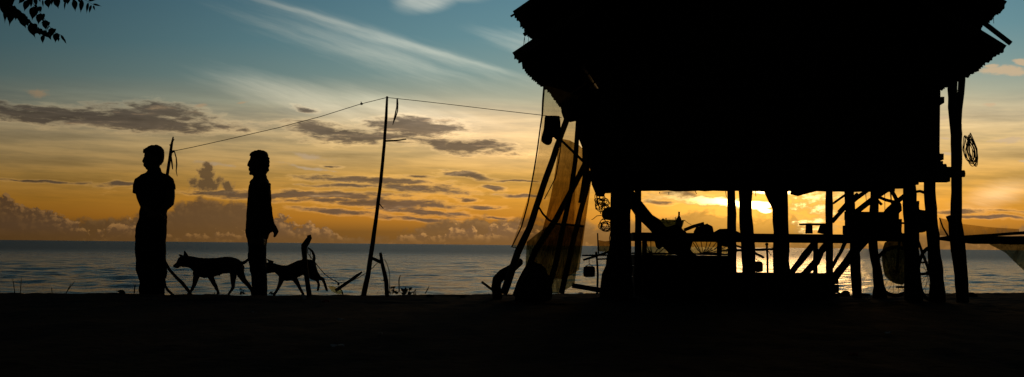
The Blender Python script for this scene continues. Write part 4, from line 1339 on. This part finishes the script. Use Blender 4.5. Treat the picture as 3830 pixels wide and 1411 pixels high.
for i in range(26):
    a = rnd.uniform(-0.4, 2.9)
    x, y = 972 + 31 * math.cos(a), 602 - 36 * math.sin(a)
    if y > 640:
        continue
    b.ball(P(x, y, YN + rnd.uniform(-.05, .05)), R(rnd.uniform(10, 16), YN), R(16, YN), R(rnd.uniform(8, 14), YN), 8, 5)
for x, y, r_ in ((1001, 606, 13), (1004, 620, 14), (1002, 636, 14), (994, 647, 12)):
    for dd in (-.04, 0, .04):
        b.ball(P(x - 2, y, YN + dd), R(r_, YN), R(16, YN), R(r_, YN), 8, 5)
fuse('hair', b, p2, M_HAIR, 0.0065, 1, 0.006, (55, 55, 55))
b = MB()
b.vloft([(664, 950, 998, .075), (672, 944, 1003, .11), (684, 938, 1008, .145), (700, 932, 1010, .165), (720, 929, 1012, .17), (768, 924, 1013, .165), (828, 920, 1011, .158), (870, 919, 1008, .165), (888, 922, 1003, .168), (895, 925, 999, .165)], YN, .15)
b.ptube([(988, 688, 46, -.15), (992, 740, 42, -.185), (999, 782, 38, -.185), (1008, 812, 28, -.13), (1014, 828, 24, -.085)], YN, 14)
b.ptube([(988, 688, 46, .15), (991, 740, 42, .185), (997, 782, 38, .185), (1006, 812, 28, .11), (1011, 828, 24, .06)], YN, 14)
b.ptube([(955, 670, 18), (942, 678, 14), (935, 685, 8)], YN, 8)
b.vloft([(656, 948, 999, .066), (666, 945, 1001, .072), (676, 940, 1004, .09)], YN, .07)
fuse('shirt', b, p2, M_SHIRT2, 0.008, 2, 0.011, (13, 13, 9))
b = MB()
b.vloft([(880, 924, 1003, .15), (895, 926, 1000, .155), (924, 929, 995, .16), (950, 929, 994, .14)], YN, .14)
for dy_, dx in ((-.075, 0), (.085, 1)):
    b.ptube([(962 + dx, 915, 64, dy_), (961 + dx, 965, 66, dy_), (965 + dx, 1004, 63, dy_), (969 + dx, 1024, 57, dy_), (970 + dx, 1112, 54, dy_)], YN, 16)
fuse('trousers', b, p2, M_TROUSER, 0.009, 2, 0.012, (10, 10, 7))

# ------------------------------------------------------------------ dogs
ZD = (620, 850, 3.5147)


def dog(label, Y, px, trunk, legs, extra, ears, tail, seed):
    t = thing('dog', label, 'dog', loc_on(px, Y))
    b = MB()
    b.hloft(trunk, Y, 0.62, 16, ZD)
    for pts in legs:
        if pts[-1][1] > 860:      # the paws stand just behind the crest of the beach
            pts = pts + [(pts[-1][0], pts[-1][1] + 40) + tuple(pts[-1][2:])]
        b.ptube(pts, Y, 10, z=ZD, dome=True)
    for pts in extra:
        b.ptube(pts, Y, 10, z=ZD, dome=True)
    for e in ears:
        b.ptube(e, Y, 8, z=ZD)
    b.ptube(tail, Y, 8, z=ZD, dome=True)
    fuse('body', b, t, M_FUR, 0.0065, 2, 0.0035, (40, 40, 40))
    return t


YD = 14.85
d1 = dog('lean prick-eared dog walking left between the two people', YD, 810,
         [(200, 440, 520, .75), (240, 385, 528, .7), (290, 373, 528, .62), (330, 380, 548, .6), (372, 388, 590, .6), (420, 397, 645, .62), (480, 404, 668, .66), (560, 405, 668, .68), (640, 404, 652, .68), (700, 398, 632, .66), (760, 390, 612, .64), (820, 387, 606, .64), (880, 393, 610, .66), (940, 412, 610, .66), (985, 440, 590, .6), (1010, 465, 550, .5)],
         [[(410, 600, 110, -.05), (400, 660, 84, -.055), (372, 760, 56, -.055), (335, 838, 38, -.055), (312, 868, 40, -.055), (292, 880, 30, -.055)],
          [(570, 600, 110, .05), (600, 670, 78, .055), (640, 750, 58, .055), (680, 830, 42, .055), (694, 868, 38, .055), (676, 884, 28, .055)],
          [(900, 520, 150, -.05), (890, 620, 100, -.06), (884, 720, 62, -.06), (886, 792, 46, -.06), (850, 850, 38, -.06), (822, 882, 32, -.06)],
          [(960, 530, 150, .05), (985, 620, 100, .06), (1030, 700, 74, .06), (1088, 765, 58, .06), (1130, 830, 46, .06), (1140, 880, 42, .06)]],
         [[(210, 450, 130), (180, 478, 95), (150, 500, 66), (120, 512, 50), (108, 514, 34)], [(160, 520, 44), (145, 530, 26)], [(700, 630, 18), (708, 640, 10)]],
         [[(265, 388, 74, -.035), (256, 350, 50, -.04), (247, 306, 12, -.04)], [(222, 396, 58, .035), (198, 376, 40, .04), (170, 356, 10, .04)]],
         [(985, 480, 46), (1030, 468, 44), (1065, 442, 38), (1095, 412, 32), (1140, 380, 26)], 1)
d2 = dog('smaller dog with raised curled tail trotting left behind the person in long sleeves', YD + 0.05, 1090,
         [(1320, 490, 612, .6), (1370, 470, 606, .6), (1430, 470, 596, .6), (1480, 490, 640, .6), (1520, 498, 690, .62), (1570, 502, 703, .64), (1620, 492, 703, .64), (1680, 462, 696, .64), (1740, 436, 662, .62), (1800, 422, 630, .62), (1860, 420, 650, .66), (1910, 426, 670, .66), (1950, 448, 650, .6), (1975, 485, 590, .5)],
         [[(1530, 640, 90, -.05), (1512, 720, 66, -.05), (1482, 790, 46, -.05), (1450, 850, 36, -.05), (1425, 882, 42, -.05)],
          [(1660, 640, 100, .05), (1716, 710, 66, .05), (1752, 780, 46, .05), (1786, 845, 36, .05), (1808, 884, 40, .05)],
          [(1910, 540, 150, -.05), (1960, 620, 110, -.055), (2020, 668, 62, -.055), (2068, 686, 46, -.055), (2092, 750, 38, -.055), (2110, 806, 40, -.055), (2118, 832, 32, -.055)],
          [(1890, 580, 150, .05), (1940, 660, 84, .055), (1995, 700, 48, .055), (2012, 760, 36, .055), (2004, 806, 38, .055), (1996, 830, 30, .055)]],
         [[(1360, 510, 110), (1310, 530, 96), (1270, 548, 64), (1235, 560, 44)]],
         [[(1400, 476, 60, -.03), (1368, 452, 42, -.035), (1326, 420, 12, -.035)], [(1405, 470, 50, .03), (1385, 450, 34, .035), (1354, 428, 8, .035)]],
         [(1940, 470, 48), (1952, 410, 40), (1945, 360, 34), (1925, 315, 30), (1895, 288, 26), (1870, 278, 18)], 2)

# ------------------------------------------------------------------ poles, lines and stakes
def pole(name, pts, Y, label, m=None, knob=0.5, z=None, to_ground=True, parts=()):
    q = []
    for p in pts:
        x, y, w = p[:3]
        if z:
            x, y, w = z[0] + x / z[2], z[1] + y / z[2], w / z[2]
        q.append((x, y, w))
    b0 = P(q[-1][0], q[-1][1], Y)
    t = thing(name, label, name.split('_')[-1], Vector((b0.x, Y, gz(b0.x, Y))))
    if to_ground:
        y_b = CY + (q[-1][0] - CX) * math.tan(ROLL) - (gz(b0.x, Y) - 0.08 - HC) / Y * F
        if y_b > q[-1][1]:
            k = (y_b - q[-1][1]) / max(1.0, q[-1][1] - q[-2][1])
            q.append((q[-1][0] + (q[-1][0] - q[-2][0]) * k, y_b, q[-1][2]))
    part('shaft', MB().ptube(q, Y, 9, knob, int(q[0][0])), m or M_LOG, t)
    for nm, pp in parts:
        pp = [((z[0] + a / z[2], z[1] + b_ / z[2], c / z[2]) if z else (a, b_, c)) for a, b_, c in pp]
        part(nm, MB().ptube(pp, Y - 0.01, 8, knob, 3), m or M_LOG, t)
    return t


Zp = (1250, 860, 3.65)
pole('line_pole', [(648, 512, 5), (641, 545, 10), (635, 590, 11), (626, 650, 12), (604, 760, 15), (572, 920, 16)], 14.9, 'crooked pole with a snapped tip rising behind the short-sleeved person', knob=0.5, parts=[('twig', [(640, 548, 6), (634, 541, 3)]), ('twig', [(646, 530, 5), (652, 520, 2)])])
pole('line_pole', [(1448, 361, 8), (1444, 440, 11), (1437, 540, 12), (1424, 680, 13), (1410, 790, 14), (1394, 910, 17), (1376, 1030, 19), (1362, 1094, 21)], 13.95, 'tall thin leaning pole carrying the line, with a twig near its top', knob=0.25,
     parts=[('twig', [(1438, 528, 7), (1480, 526, 6), (1520, 521, 4)]), ('splint', [(1441, 497, 6), (1437, 530, 9), (1434, 568, 7)]), ('splint', [(1417, 740, 6), (1412, 765, 9), (1409, 788, 6)]), ('twig', [(1416, 760, 5), (1425, 770, 4), (1434, 781, 3)])])
pole('stub_post', [(630, 312, 42), (645, 400, 46), (660, 480, 50), (690, 600, 56), (710, 700, 60), (718, 860, 58)], 13.95, 'short bent post with a side branch propping the tall pole', z=Zp, knob=0.4, parts=[('branch', [(640, 445, 50), (560, 405, 44), (480, 372, 40)]), ('knot', [(668, 680, 14), (676, 700, 18)])])
pole('mooring_post', [(1880, 105, 56), (1888, 135, 66), (1850, 200, 80), (1820, 246, 92), (1818, 300, 76), (1824, 400, 66), (1838, 520, 62), (1852, 640, 66), (1866, 760, 66), (1884, 880, 70)], 13.7, 'gnarled post with a hooked head beside the smaller dog', z=ZD, knob=0.4)
pole('slanting_stake', [(380, 575, 22), (310, 628, 44), (210, 700, 42), (100, 775, 44), (20, 830, 48)], 13.9, 'sharpened stake slanting out of the sand left of the tall pole', z=Zp, knob=0.4, to_ground=False)
pole('fallen_branch', [(-14, 440, 30), (50, 560, 40), (140, 660, 42), (220, 735, 50), (300, 840, 44), (330, 890, 40), (350, 930, 40)], 14.7, 'stout branch slanting down between the short-sleeved person and the first dog', z=ZD, knob=0.6, to_ground=False)
pole('crooked_twig', [(614, 1040, 8), (618, 1070, 10), (628, 1086, 10), (650, 1106, 9)], 14.35, 'crooked twig lying at the heel of the short-sleeved person', knob=0.5, to_ground=False)

single('clothes_line', MB().ptube([(636, 568, 2.5, .93), (720, 551, 2.5, .8), (850, 522, 2.5, .65), (1041, 478, 2.5, .45), (1200, 436, 2.5, .25), (1350, 389, 2.5, -.02), (1447, 365, 2.5, -.02)], 13.95, 5), M_ROPE, 'thin line sloping from the snapped pole up to the tall pole', 'line')
single('clothes_line', MB().ptube([(1447, 365, 2.4), (1560, 377, 2.4, -.2), (1700, 393, 2.4, -.4), (1850, 411, 2.4, -.6), (2034, 432, 2.4, -.9), (2100, 440, 2.4, -1.0)], 13.93, 5), M_ROPE, 'thin line running from the tall pole to the hanging shorts', 'line')
single('knot', MB().ball(P(1352, 389, 13.93), .018, .015, .013, 8, 5).ptube([(1352, 386, 4), (1350, 380, 2)], 13.93, 5), M_ROPE, 'small knot on the line left of the tall pole', 'knot')


def ribbon(label, strands, Y):
    t = thing('rag_ribbon', label, 'ribbon', P(*strands[0][-1][:2], Y))
    for s in strands:
        part('strip', MB().ptube(s, Y, 6, flat=0.35), M_SACK, t)


ribbon('two torn strips fluttering from the snapped pole', [[(642, 568, 6), (640, 585, 6), (643, 610, 7), (646, 634, 4)], [(652, 566, 5), (659, 590, 5), (661, 615, 6), (659, 640, 4), (663, 660, 2)], [(640, 572, 9), (648, 566, 10), (654, 565, 6)]], 14.85)
ribbon('looped strip dangling from the line right of the tall pole', [[(1486, 368, 7), (1484, 400, 5), (1478, 430, 6), (1472, 455, 5), (1469, 468, 2)], [(1486, 368, 6), (1488, 390, 5), (1487, 415, 5), (1480, 440, 4), (1474, 455, 3)]], 13.85)
single('mooring_rope', MB().ptube([(1875, 262, 12), (1862, 300, 12), (1870, 350, 12), (1920, 410, 12), (1990, 500, 12), (2090, 620, 12), (2190, 690, 12), (2275, 735, 12)], 13.8, 6, z=ZD), M_ROPE, 'rope drooping from the hooked post to the slanting stake', 'rope')
single('mooring_rope', MB().ptube([(1895, 285, 9), (1900, 340, 9), (1896, 400, 9), (1910, 420, 9)], 13.78, 6, z=ZD), M_ROPE, 'short loop of rope inside the curled tail of the smaller dog', 'rope')
single('mooring_rope', MB().ptube([(0, 682, 11), (60, 722, 12), (130, 716, 11), (230, 702, 11), (330, 655, 11), (420, 600, 11), (520, 525, 11), (590, 452, 11), (630, 400, 11)], 13.85, 6, z=Zp), M_ROPE, 'rope running from the slanting stake to the bent post', 'rope')
single('mooring_rope', MB().ptube([(650, 405, 10), (690, 412, 10), (720, 460, 10), (745, 540, 10), (760, 640, 10), (757, 740, 10), (752, 870, 10)], 13.9, 6, z=Zp), M_ROPE, 'rope end hanging down right of the bent post', 'rope')
single('knot', MB().ball(P(1266, 1062, 13.8), .014, .014, .018, 8, 5), M_ROPE, 'knot where the ropes meet on the slanting stake', 'knot')

# ------------------------------------------------------------------ plants
def leaf_mesh(mb, a, tip, w, normal, fold=0.25, n=7, thick=0.0):
    """pointed leaf from stalk a to tip; w its width"""
    a, tip = Vector(a), Vector(tip)
    d = tip - a
    L = d.length
    d.normalize()
    s = d.cross(Vector(normal)).normalized()
    u = s.cross(d)
    o = len(mb.v)
    prof = [(0, 0.02), (0.10, 0.55), (0.24, 0.95), (0.40, 1.0), (0.56, 0.82), (0.70, 0.5), (0.80, 0.22), (0.90, 0.07), (1.0, 0.01)]
    for t, k in prof:
        c = a + d * L * t - u * L * 0.10 * t * t
        mb.v.extend([tuple(c + s * w / 2 * k + u * w * fold * k), tuple(c), tuple(c - s * w / 2 * k + u * w * fold * k)])
    for i in range(len(prof) - 1):
        b_ = o + i * 3
        mb.f.append((b_, b_ + 1, b_ + 4, b_ + 3))
        mb.f.append((b_ + 1, b_ + 2, b_ + 5, b_ + 4))
    return mb


def sprig(label, stems, leaves, Y, px, cat='plant', name='seedling', m=None):
    t = thing(name, label, cat, loc_on(px, Y))
    for s in stems:
        part('stem', MB().ptube(s, Y, 6, 0.3, 1), m or M_LEAF, t)
    for i, (x0, y0, x1, y1, w) in enumerate(leaves):
        part('leaf', leaf_mesh(MB(), P(x0, y0, Y), P(x1, y1, Y - 0.01), R(2 * w, Y), (0.25 * (-1) ** i, -1, 0.3)), M_LEAF, t)
    return t


zz = lambda x, y: (ZD[0] + x / ZD[2], ZD[1] + y / ZD[2])


def sprig_z(label, stems, leaves, Y, px, z):
    sprig(label, [[(z[0] + a / z[2], z[1] + b_ / z[2], c / z[2]) for a, b_, c in s] for s in stems],
          [(z[0] + a / z[2], z[1] + b_ / z[2], z[0] + c / z[2], z[1] + d / z[2], w / z[2]) for a, b_, c, d, w in leaves], Y, px)


sprig_z('forked seedling between the first dog and the long-sleeved person', [[(990, 895, 10), (1000, 860, 9), (985, 815, 8)], [(1000, 860, 8), (1025, 840, 6)]],
        [(985, 820, 965, 800, 22), (990, 818, 1008, 806, 20), (1000, 850, 970, 880, 26), (1010, 845, 1032, 828, 20), (1005, 860, 1050, 885, 30), (1000, 870, 965, 885, 24)], 13.8, 905, ZD)
sprig_z('tiny seedling at the front paws of the smaller dog', [[(1390, 895, 10), (1390, 860, 8)]], [(1390, 865, 1345, 872, 22), (1390, 860, 1410, 845, 20), (1390, 870, 1425, 880, 22), (1390, 868, 1370, 845, 18)], 13.8, 1015, ZD)
sprig_z('tiny shoot by the hind paw of the first dog', [[(640, 890, 8), (638, 855, 5)]], [(640, 880, 620, 878, 12), (640, 875, 655, 868, 12)], 13.8, 803, ZD)
sprig_z('leafy plant at the foot of the bent post', [[(760, 890, 14), (780, 830, 10), (745, 750, 8)], [(790, 880, 12), (800, 810, 8), (830, 790, 7)]],
        [(775, 800, 800, 770, 30), (800, 800, 845, 770, 34), (790, 830, 830, 815, 30), (800, 860, 850, 830, 34), (840, 880, 850, 820, 30), (760, 860, 735, 830, 26), (850, 880, 880, 835, 26)], 13.95, 1458, Zp)
sprig_z('broad-leaved plant beside the thin upright stick', [[(960, 895, 16), (970, 840, 10), (975, 790, 8)], [(1000, 890, 14), (1030, 840, 10), (1040, 800, 8)]],
        [(960, 850, 902, 790, 44), (965, 840, 940, 800, 36), (972, 830, 975, 772, 34), (975, 850, 1015, 800, 40), (1035, 830, 1025, 785, 34), (1040, 815, 1065, 780, 34), (990, 870, 940, 850, 40), (1000, 870, 1050, 860, 40), (960, 880, 905, 860, 40), (1010, 880, 1080, 850, 36)], 13.95, 1518, Zp)
sprig_z('low sprout right of the broad-leaved plant', [[(1080, 880, 12), (1100, 835, 9), (1118, 805, 6)]], [(1100, 840, 1120, 805, 18), (1090, 860, 1065, 850, 20), (1105, 850, 1118, 860, 20), (1095, 870, 1120, 885, 22)], 13.95, 1552, Zp)
for pts, lab, Y in (([(1493, 1092, 5), (1492, 1050, 5), (1494, 1040, 4), (1498, 1029, 3)], 'thin upright stick beside the broad-leaved plant', 13.95),
                    ([(1590, 1098, 4), (1598, 1085, 4), (1605, 1071, 3)], 'short slanting stick right of the broad-leaved plant', 14.1),
                    ([(55, 1098, 3), (52, 1070, 3), (47, 1042, 2)], 'leftmost thin grass stalk on the beach crest', 13.8),
                    ([(76, 1098, 3), (78, 1065, 3), (80, 1040, 2)], 'second thin grass stalk from the left edge', 13.8),
                    ([(195, 1098, 3), (194, 1085, 3), (193, 1075, 2)], 'very short stalk between the two pairs of grass stalks', 13.8),
                    ([(246, 1097, 3), (262, 1075, 3), (279, 1053, 2)], 'long grass stalk slanting right on the left of the beach', 13.8),
                    ([(247, 1098, 3), (258, 1076, 3), (266, 1060, 2)], 'shorter grass stalk crossing the long slanting one', 13.78),
                    ([(502, 1098, 5), (503, 1080, 5), (506, 1067, 4)], 'stubby stick just left of the short-sleeved person', 13.8),
                    ([(3525, 1008, 10), (3535, 1010, 6)], None, 13.9)):
    if lab:
        single('stalk' if 'stalk' in lab else 'stick', MB().ptube(pts, Y, 6, 0.3, 2), M_LEAF if 'stalk' in lab else M_LOG, lab, 'grass' if 'stalk' in lab else 'stick')
single('fallen_leaf', leaf_mesh(MB(), P(470, 1100, 13.8), P(432, 1085, 13.8), 0.05, (0.3, -0.8, 0.5), 0.4), M_LEAF, 'curled leaf lying on the crest left of the short-sleeved person', 'leaf')
hoop = MB()
hoop.ptube([(30, 850, 14), (40, 810, 14), (75, 800, 14), (105, 830, 16), (120, 885, 18)], 13.88, 7, z=Zp)
hoop.ptube([(60, 745, 9), (50, 800, 9), (20, 860, 9)], 13.88, 6, z=Zp)
single('wire_hoop', hoop, M_METAL, 'small bent hoop of wire under the slanting stake', 'wire')
single('trash_bag', sheet([(1228, 1070), (1245, 1070), (1262, 1078), (1282, 1090)], [(1240, 1090), (1262, 1100), (1284, 1100)], 13.9, 13.86, M_SAIL, 12, 6, 0.03, 2, 3), M_SAIL, 'shred of thin plastic caught below the slanting stake', 'plastic')

# pebbles and clods on the crest
rnd = random.Random(21)
for i, (px, w, h, lab) in enumerate([(3470 + 175, 46, 14, 'flat stone on the crest right of the corner post'), (3172, 40, 18, 'rounded stone at the foot of the inner right stilts'), (3240, 50, 10, 'low stone between two inner right stilts'), (3150, 16, 12, 'small pointed stone beside the low bench'), (1620, 30, 8, 'low clod on the crest right of the plants'), (1742, 22, 7, 'small clod on the crest left of the bent log')]):
    Y = 14.0 if px < 1900 else 15.6
    q = loc_on(px, Y)
    mb = MB().ball(q + ZV * R(h, Y) * 0.7, R(w, Y), R(w, Y) * 0.8, R(2 * h, Y) * 0.8, 12, 7)
    mb.v = [tuple(Vector(v) + (Vector(v) - q) * 0.25 * mnoise.noise(Vector(v) * 14)) for v in mb.v]
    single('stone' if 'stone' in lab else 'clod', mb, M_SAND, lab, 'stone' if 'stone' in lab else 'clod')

# litter catching the last light
def ground_point(px, py):
    d = ray(px, py)
    Y = HC / max(1e-6, -d.z)
    p = P(px, py, Y)
    return Vector((p.x, p.y, gz(p.x, p.y)))


for i, (px, py, w, h, lab, m) in enumerate([
        (942, 1170, 14, 5, 'small pale scrap on the sand below the long-sleeved person', M_LITTER),
        (1133, 1124, 20, 22, 'crumpled pale wrapper at the foot of the hooked post', M_LITTER),
        (1218, 1136, 24, 10, 'reddish scrap of plastic right of the hooked post', M_RED_LITTER),
        (1275, 1202, 22, 8, 'bright folded scrap lying before the slanting stake', M_LITTER),
        (1262, 1293, 44, 10, 'wide pale shred lying nearest the camera', M_LITTER),
        (1420, 1196, 14, 4, 'dim scrap on the sand before the tall pole', M_LITTER),
        (1424, 1258, 12, 8, 'dim crumpled scrap below the tall pole, nearer the camera', M_LITTER),
        (2172, 1100, 16, 5, 'pale flat scrap on the sand by the nets', M_LITTER),
        (3236, 1119, 20, 10, 'pale bottle cap in front of the inner right stilts', M_LITTER),
        (3252, 1124, 10, 6, 'glinting scrap beside the pale bottle cap', M_LITTER),
        (3322, 1248, 22, 8, 'scattered pale shred on the sand at the right', M_LITTER),
        (3298, 1271, 7, 5, 'tiny pale scrap below the scattered shred', M_LITTER),
        (3190, 1335, 34, 16, 'red torn wrapper on the sand at the lower right', M_RED_LITTER)]):
    q = ground_point(px, py)
    Y = q.y
    rw, rh = R(w, Y), max(R(h, Y) * 2, 0.008)
    mb = MB()
    n = 6
    rows = []
    r2 = random.Random(i)
    for j in range(n):
        rows.append([q + Vector((rw * (2 * k / (n - 1) - 1) * (1 + r2.uniform(-.25, .25)), rw * 0.9 * (2 * j / (n - 1) - 1), 0.012 + rh * (0.5 + 0.5 * math.sin(j * 1.3 + k * 0.9 + i)) * r2.uniform(.5, 1.0))) for k in range(n)])
    mb.rings(rows, closed=False, caps=False)
    single('litter_scrap', mb, m, lab, 'litter', smooth=False)

# ------------------------------------------------------------------ the tree whose branch hangs in at the upper left
Zb = 5.2725
YB = 6.0
tr = thing('shade_tree', 'tree out at the left whose leafy branch hangs into the upper left corner', 'tree', Vector((-4.3, 6.6, gz(-4.3, 6.6))))
base = Vector((-4.3, 6.6, -0.1))
trunk = MB().tube([base, base + Vector((0.05, -0.05, 0.9)), base + Vector((0.2, -0.1, 1.8)), base + Vector((0.15, -0.3, 2.9)), base + Vector((0.3, -0.5, 4.0))], [0.20, 0.16, 0.14, 0.11, 0.06], 12, 0.6, 4)
trunk_o = part('trunk', trunk, M_LOG, tr)
fork = base + Vector((0.2, -0.1, 1.85))
pb = lambda x, y, dY=0.0: P(x / Zb, y / Zb, YB + dY)
limb = MB().tube([fork, Vector((-3.6, 6.3, 2.15)), pb(-300, -250), pb(-60, -80)], [0.07, 0.05, 0.03, 0.012], 8, 0.6, 2)
part('limb', limb, M_LOG, tr)
for i, (pts, w) in enumerate([([(-60, -80), (200, 80), (430, 260), (620, 450), (800, 590), (950, 690)], 18), ([(-60, -80), (300, -110), (560, -60), (680, 110), (850, 330), (980, 530), (1100, 650), (1190, 690), (1260, 760)], 14), ([(300, -110), (900, -50), (1400, -40), (1680, 0), (1830, 90)], 10)]):
    part('twig', MB().tube([pb(x, y, 0.03 * math.sin(x)) for x, y in pts], [R(w / Zb, YB) * (1 - 0.5 * k / len(pts)) for k in range(len(pts))], 6), M_LOG, tr)
LV = [(560, 0, 465, 225, 150), (690, -30, 720, 125, 90), (840, 0, 850, 150, 35), (940, -20, 955, 165, 150), (1120, -30, 1140, 170, 160), (1290, 20, 1260, 205, 45), (1340, -40, 1330, 90, 120),
      (1470, 0, 1480, 225, 120), (1620, 0, 1585, 255, 100), (1740, 50, 1700, 265, 60), (1800, 100, 1750, 265, 60), (1840, 110, 1870, 210, 45), (1830, 80, 2000, 120, 45), (1740, 20, 1900, -10, 50),
      (690, 130, 625, 400, 190), (760, 130, 810, 240, 110), (810, 265, 740, 485, 165), (850, 270, 850, 400, 110), (900, 400, 900, 600, 150), (950, 430, 960, 520, 80), (1030, 550, 1000, 740, 140), (1060, 570, 1080, 640, 90),
      (1130, 650, 1080, 840, 150), (1200, 690, 1300, 850, 55), (1260, 760, 1303, 870, 40), (1160, 740, 1150, 825, 45),
      (60, -60, 120, 220, 260), (10, -40, 10, 140, 160), (130, 100, 80, 460, 110), (180, -60, 230, 160, 220), (290, 110, 155, 510, 260), (100, 0, 110, 330, 240), (60, 100, 60, 280, 120), (350, 180, 300, 400, 200), (420, 250, 440, 500, 190), (430, 320, 500, 560, 170),
      (540, 380, 540, 520, 150), (600, 450, 680, 750, 180), (650, 470, 720, 620, 150), (760, 560, 790, 700, 150), (850, 600, 880, 720, 150), (850, 690, 835, 860, 95), (920, 640, 960, 750, 130), (970, 690, 1005, 795, 60)]
for i, (x0, y0, x1, y1, w) in enumerate(LV):
    dY = 0.10 * math.sin(i * 2.4)
    part('leaf', leaf_mesh(MB(), pb(x0, y0, dY), pb(x1, y1, dY - 0.02), R(2 * w / Zb, YB) * 0.92, (0.22 * math.sin(i), -1, 0.2), 0.10), M_LEAF, tr)
rl = random.Random(31)
for poly, n_, lo in (([(-40, -60), (200, 80), (430, 260), (620, 450), (800, 590), (950, 690)], 26, 0.0), ([(560, -40), (680, 110), (850, 330), (980, 530), (1100, 650)], 12, 0.0), ([(350, -60), (900, -50), (1400, -40), (1620, -10)], 12, 0.0)):
    for i in range(n_):
        f = rl.random() ** 1.3 * (len(poly) - 1)
        k = min(int(f), len(poly) - 2)
        f -= k
        x, y = poly[k][0] + (poly[k + 1][0] - poly[k][0]) * f, poly[k][1] + (poly[k + 1][1] - poly[k][1]) * f
        L, a = rl.uniform(70, 190), rl.gauss(1.75, 0.55)
        dY = rl.uniform(-0.2, 0.2)
        part('leaf', leaf_mesh(MB(), pb(x, y, dY), pb(x + L * math.cos(a), y + L * math.sin(a), dY + rl.uniform(-.04, .04)), R(2 * rl.uniform(0.45, 0.75) * L / Zb, YB), (rl.uniform(-.8, .8), -1, rl.uniform(-.2, .8)), 0.14), M_LEAF, tr)
# crown above and outside the picture
rnd = random.Random(8)
crown = MB()
limbs = MB()
tips = []
for i in range(16):
    a = rnd.uniform(0, 6.28)
    L = rnd.uniform(0.9, 1.9)
    s0 = base + Vector((0.2, -0.3, rnd.uniform(2.2, 3.9)))
    e = s0 + Vector((math.cos(a) * L, math.sin(a) * L, rnd.uniform(0.3, 0.9)))
    limbs.tube([s0, s0.lerp(e, 0.5) + ZV * 0.12, e], [0.05, 0.03, 0.01], 6, 0.6, i)
    tips += [s0.lerp(e, f) for f in (0.5, 0.7, 0.85, 1.0)]
for c in tips:
    for k in range(48):
        p = c + Vector((rnd.gauss(0, .26), rnd.gauss(0, .26), rnd.gauss(0, .2)))
        if p.z < HC + 0.24 * max(p.y, 0.1) + 0.25 and p.x > -0.45 * p.y - 0.4:
            continue
        leaf_mesh(crown, p, p + Vector((rnd.uniform(-.05, .05), rnd.uniform(-.05, .05), rnd.uniform(-.09, -.03))), rnd.uniform(.035, .05), (rnd.uniform(-1, 1), rnd.uniform(-1, 1), 0.5))
part('branches', limbs, M_LOG, tr)
cr = part('crown', crown, M_LEAF, tr)
cr['kind'] = 'stuff'
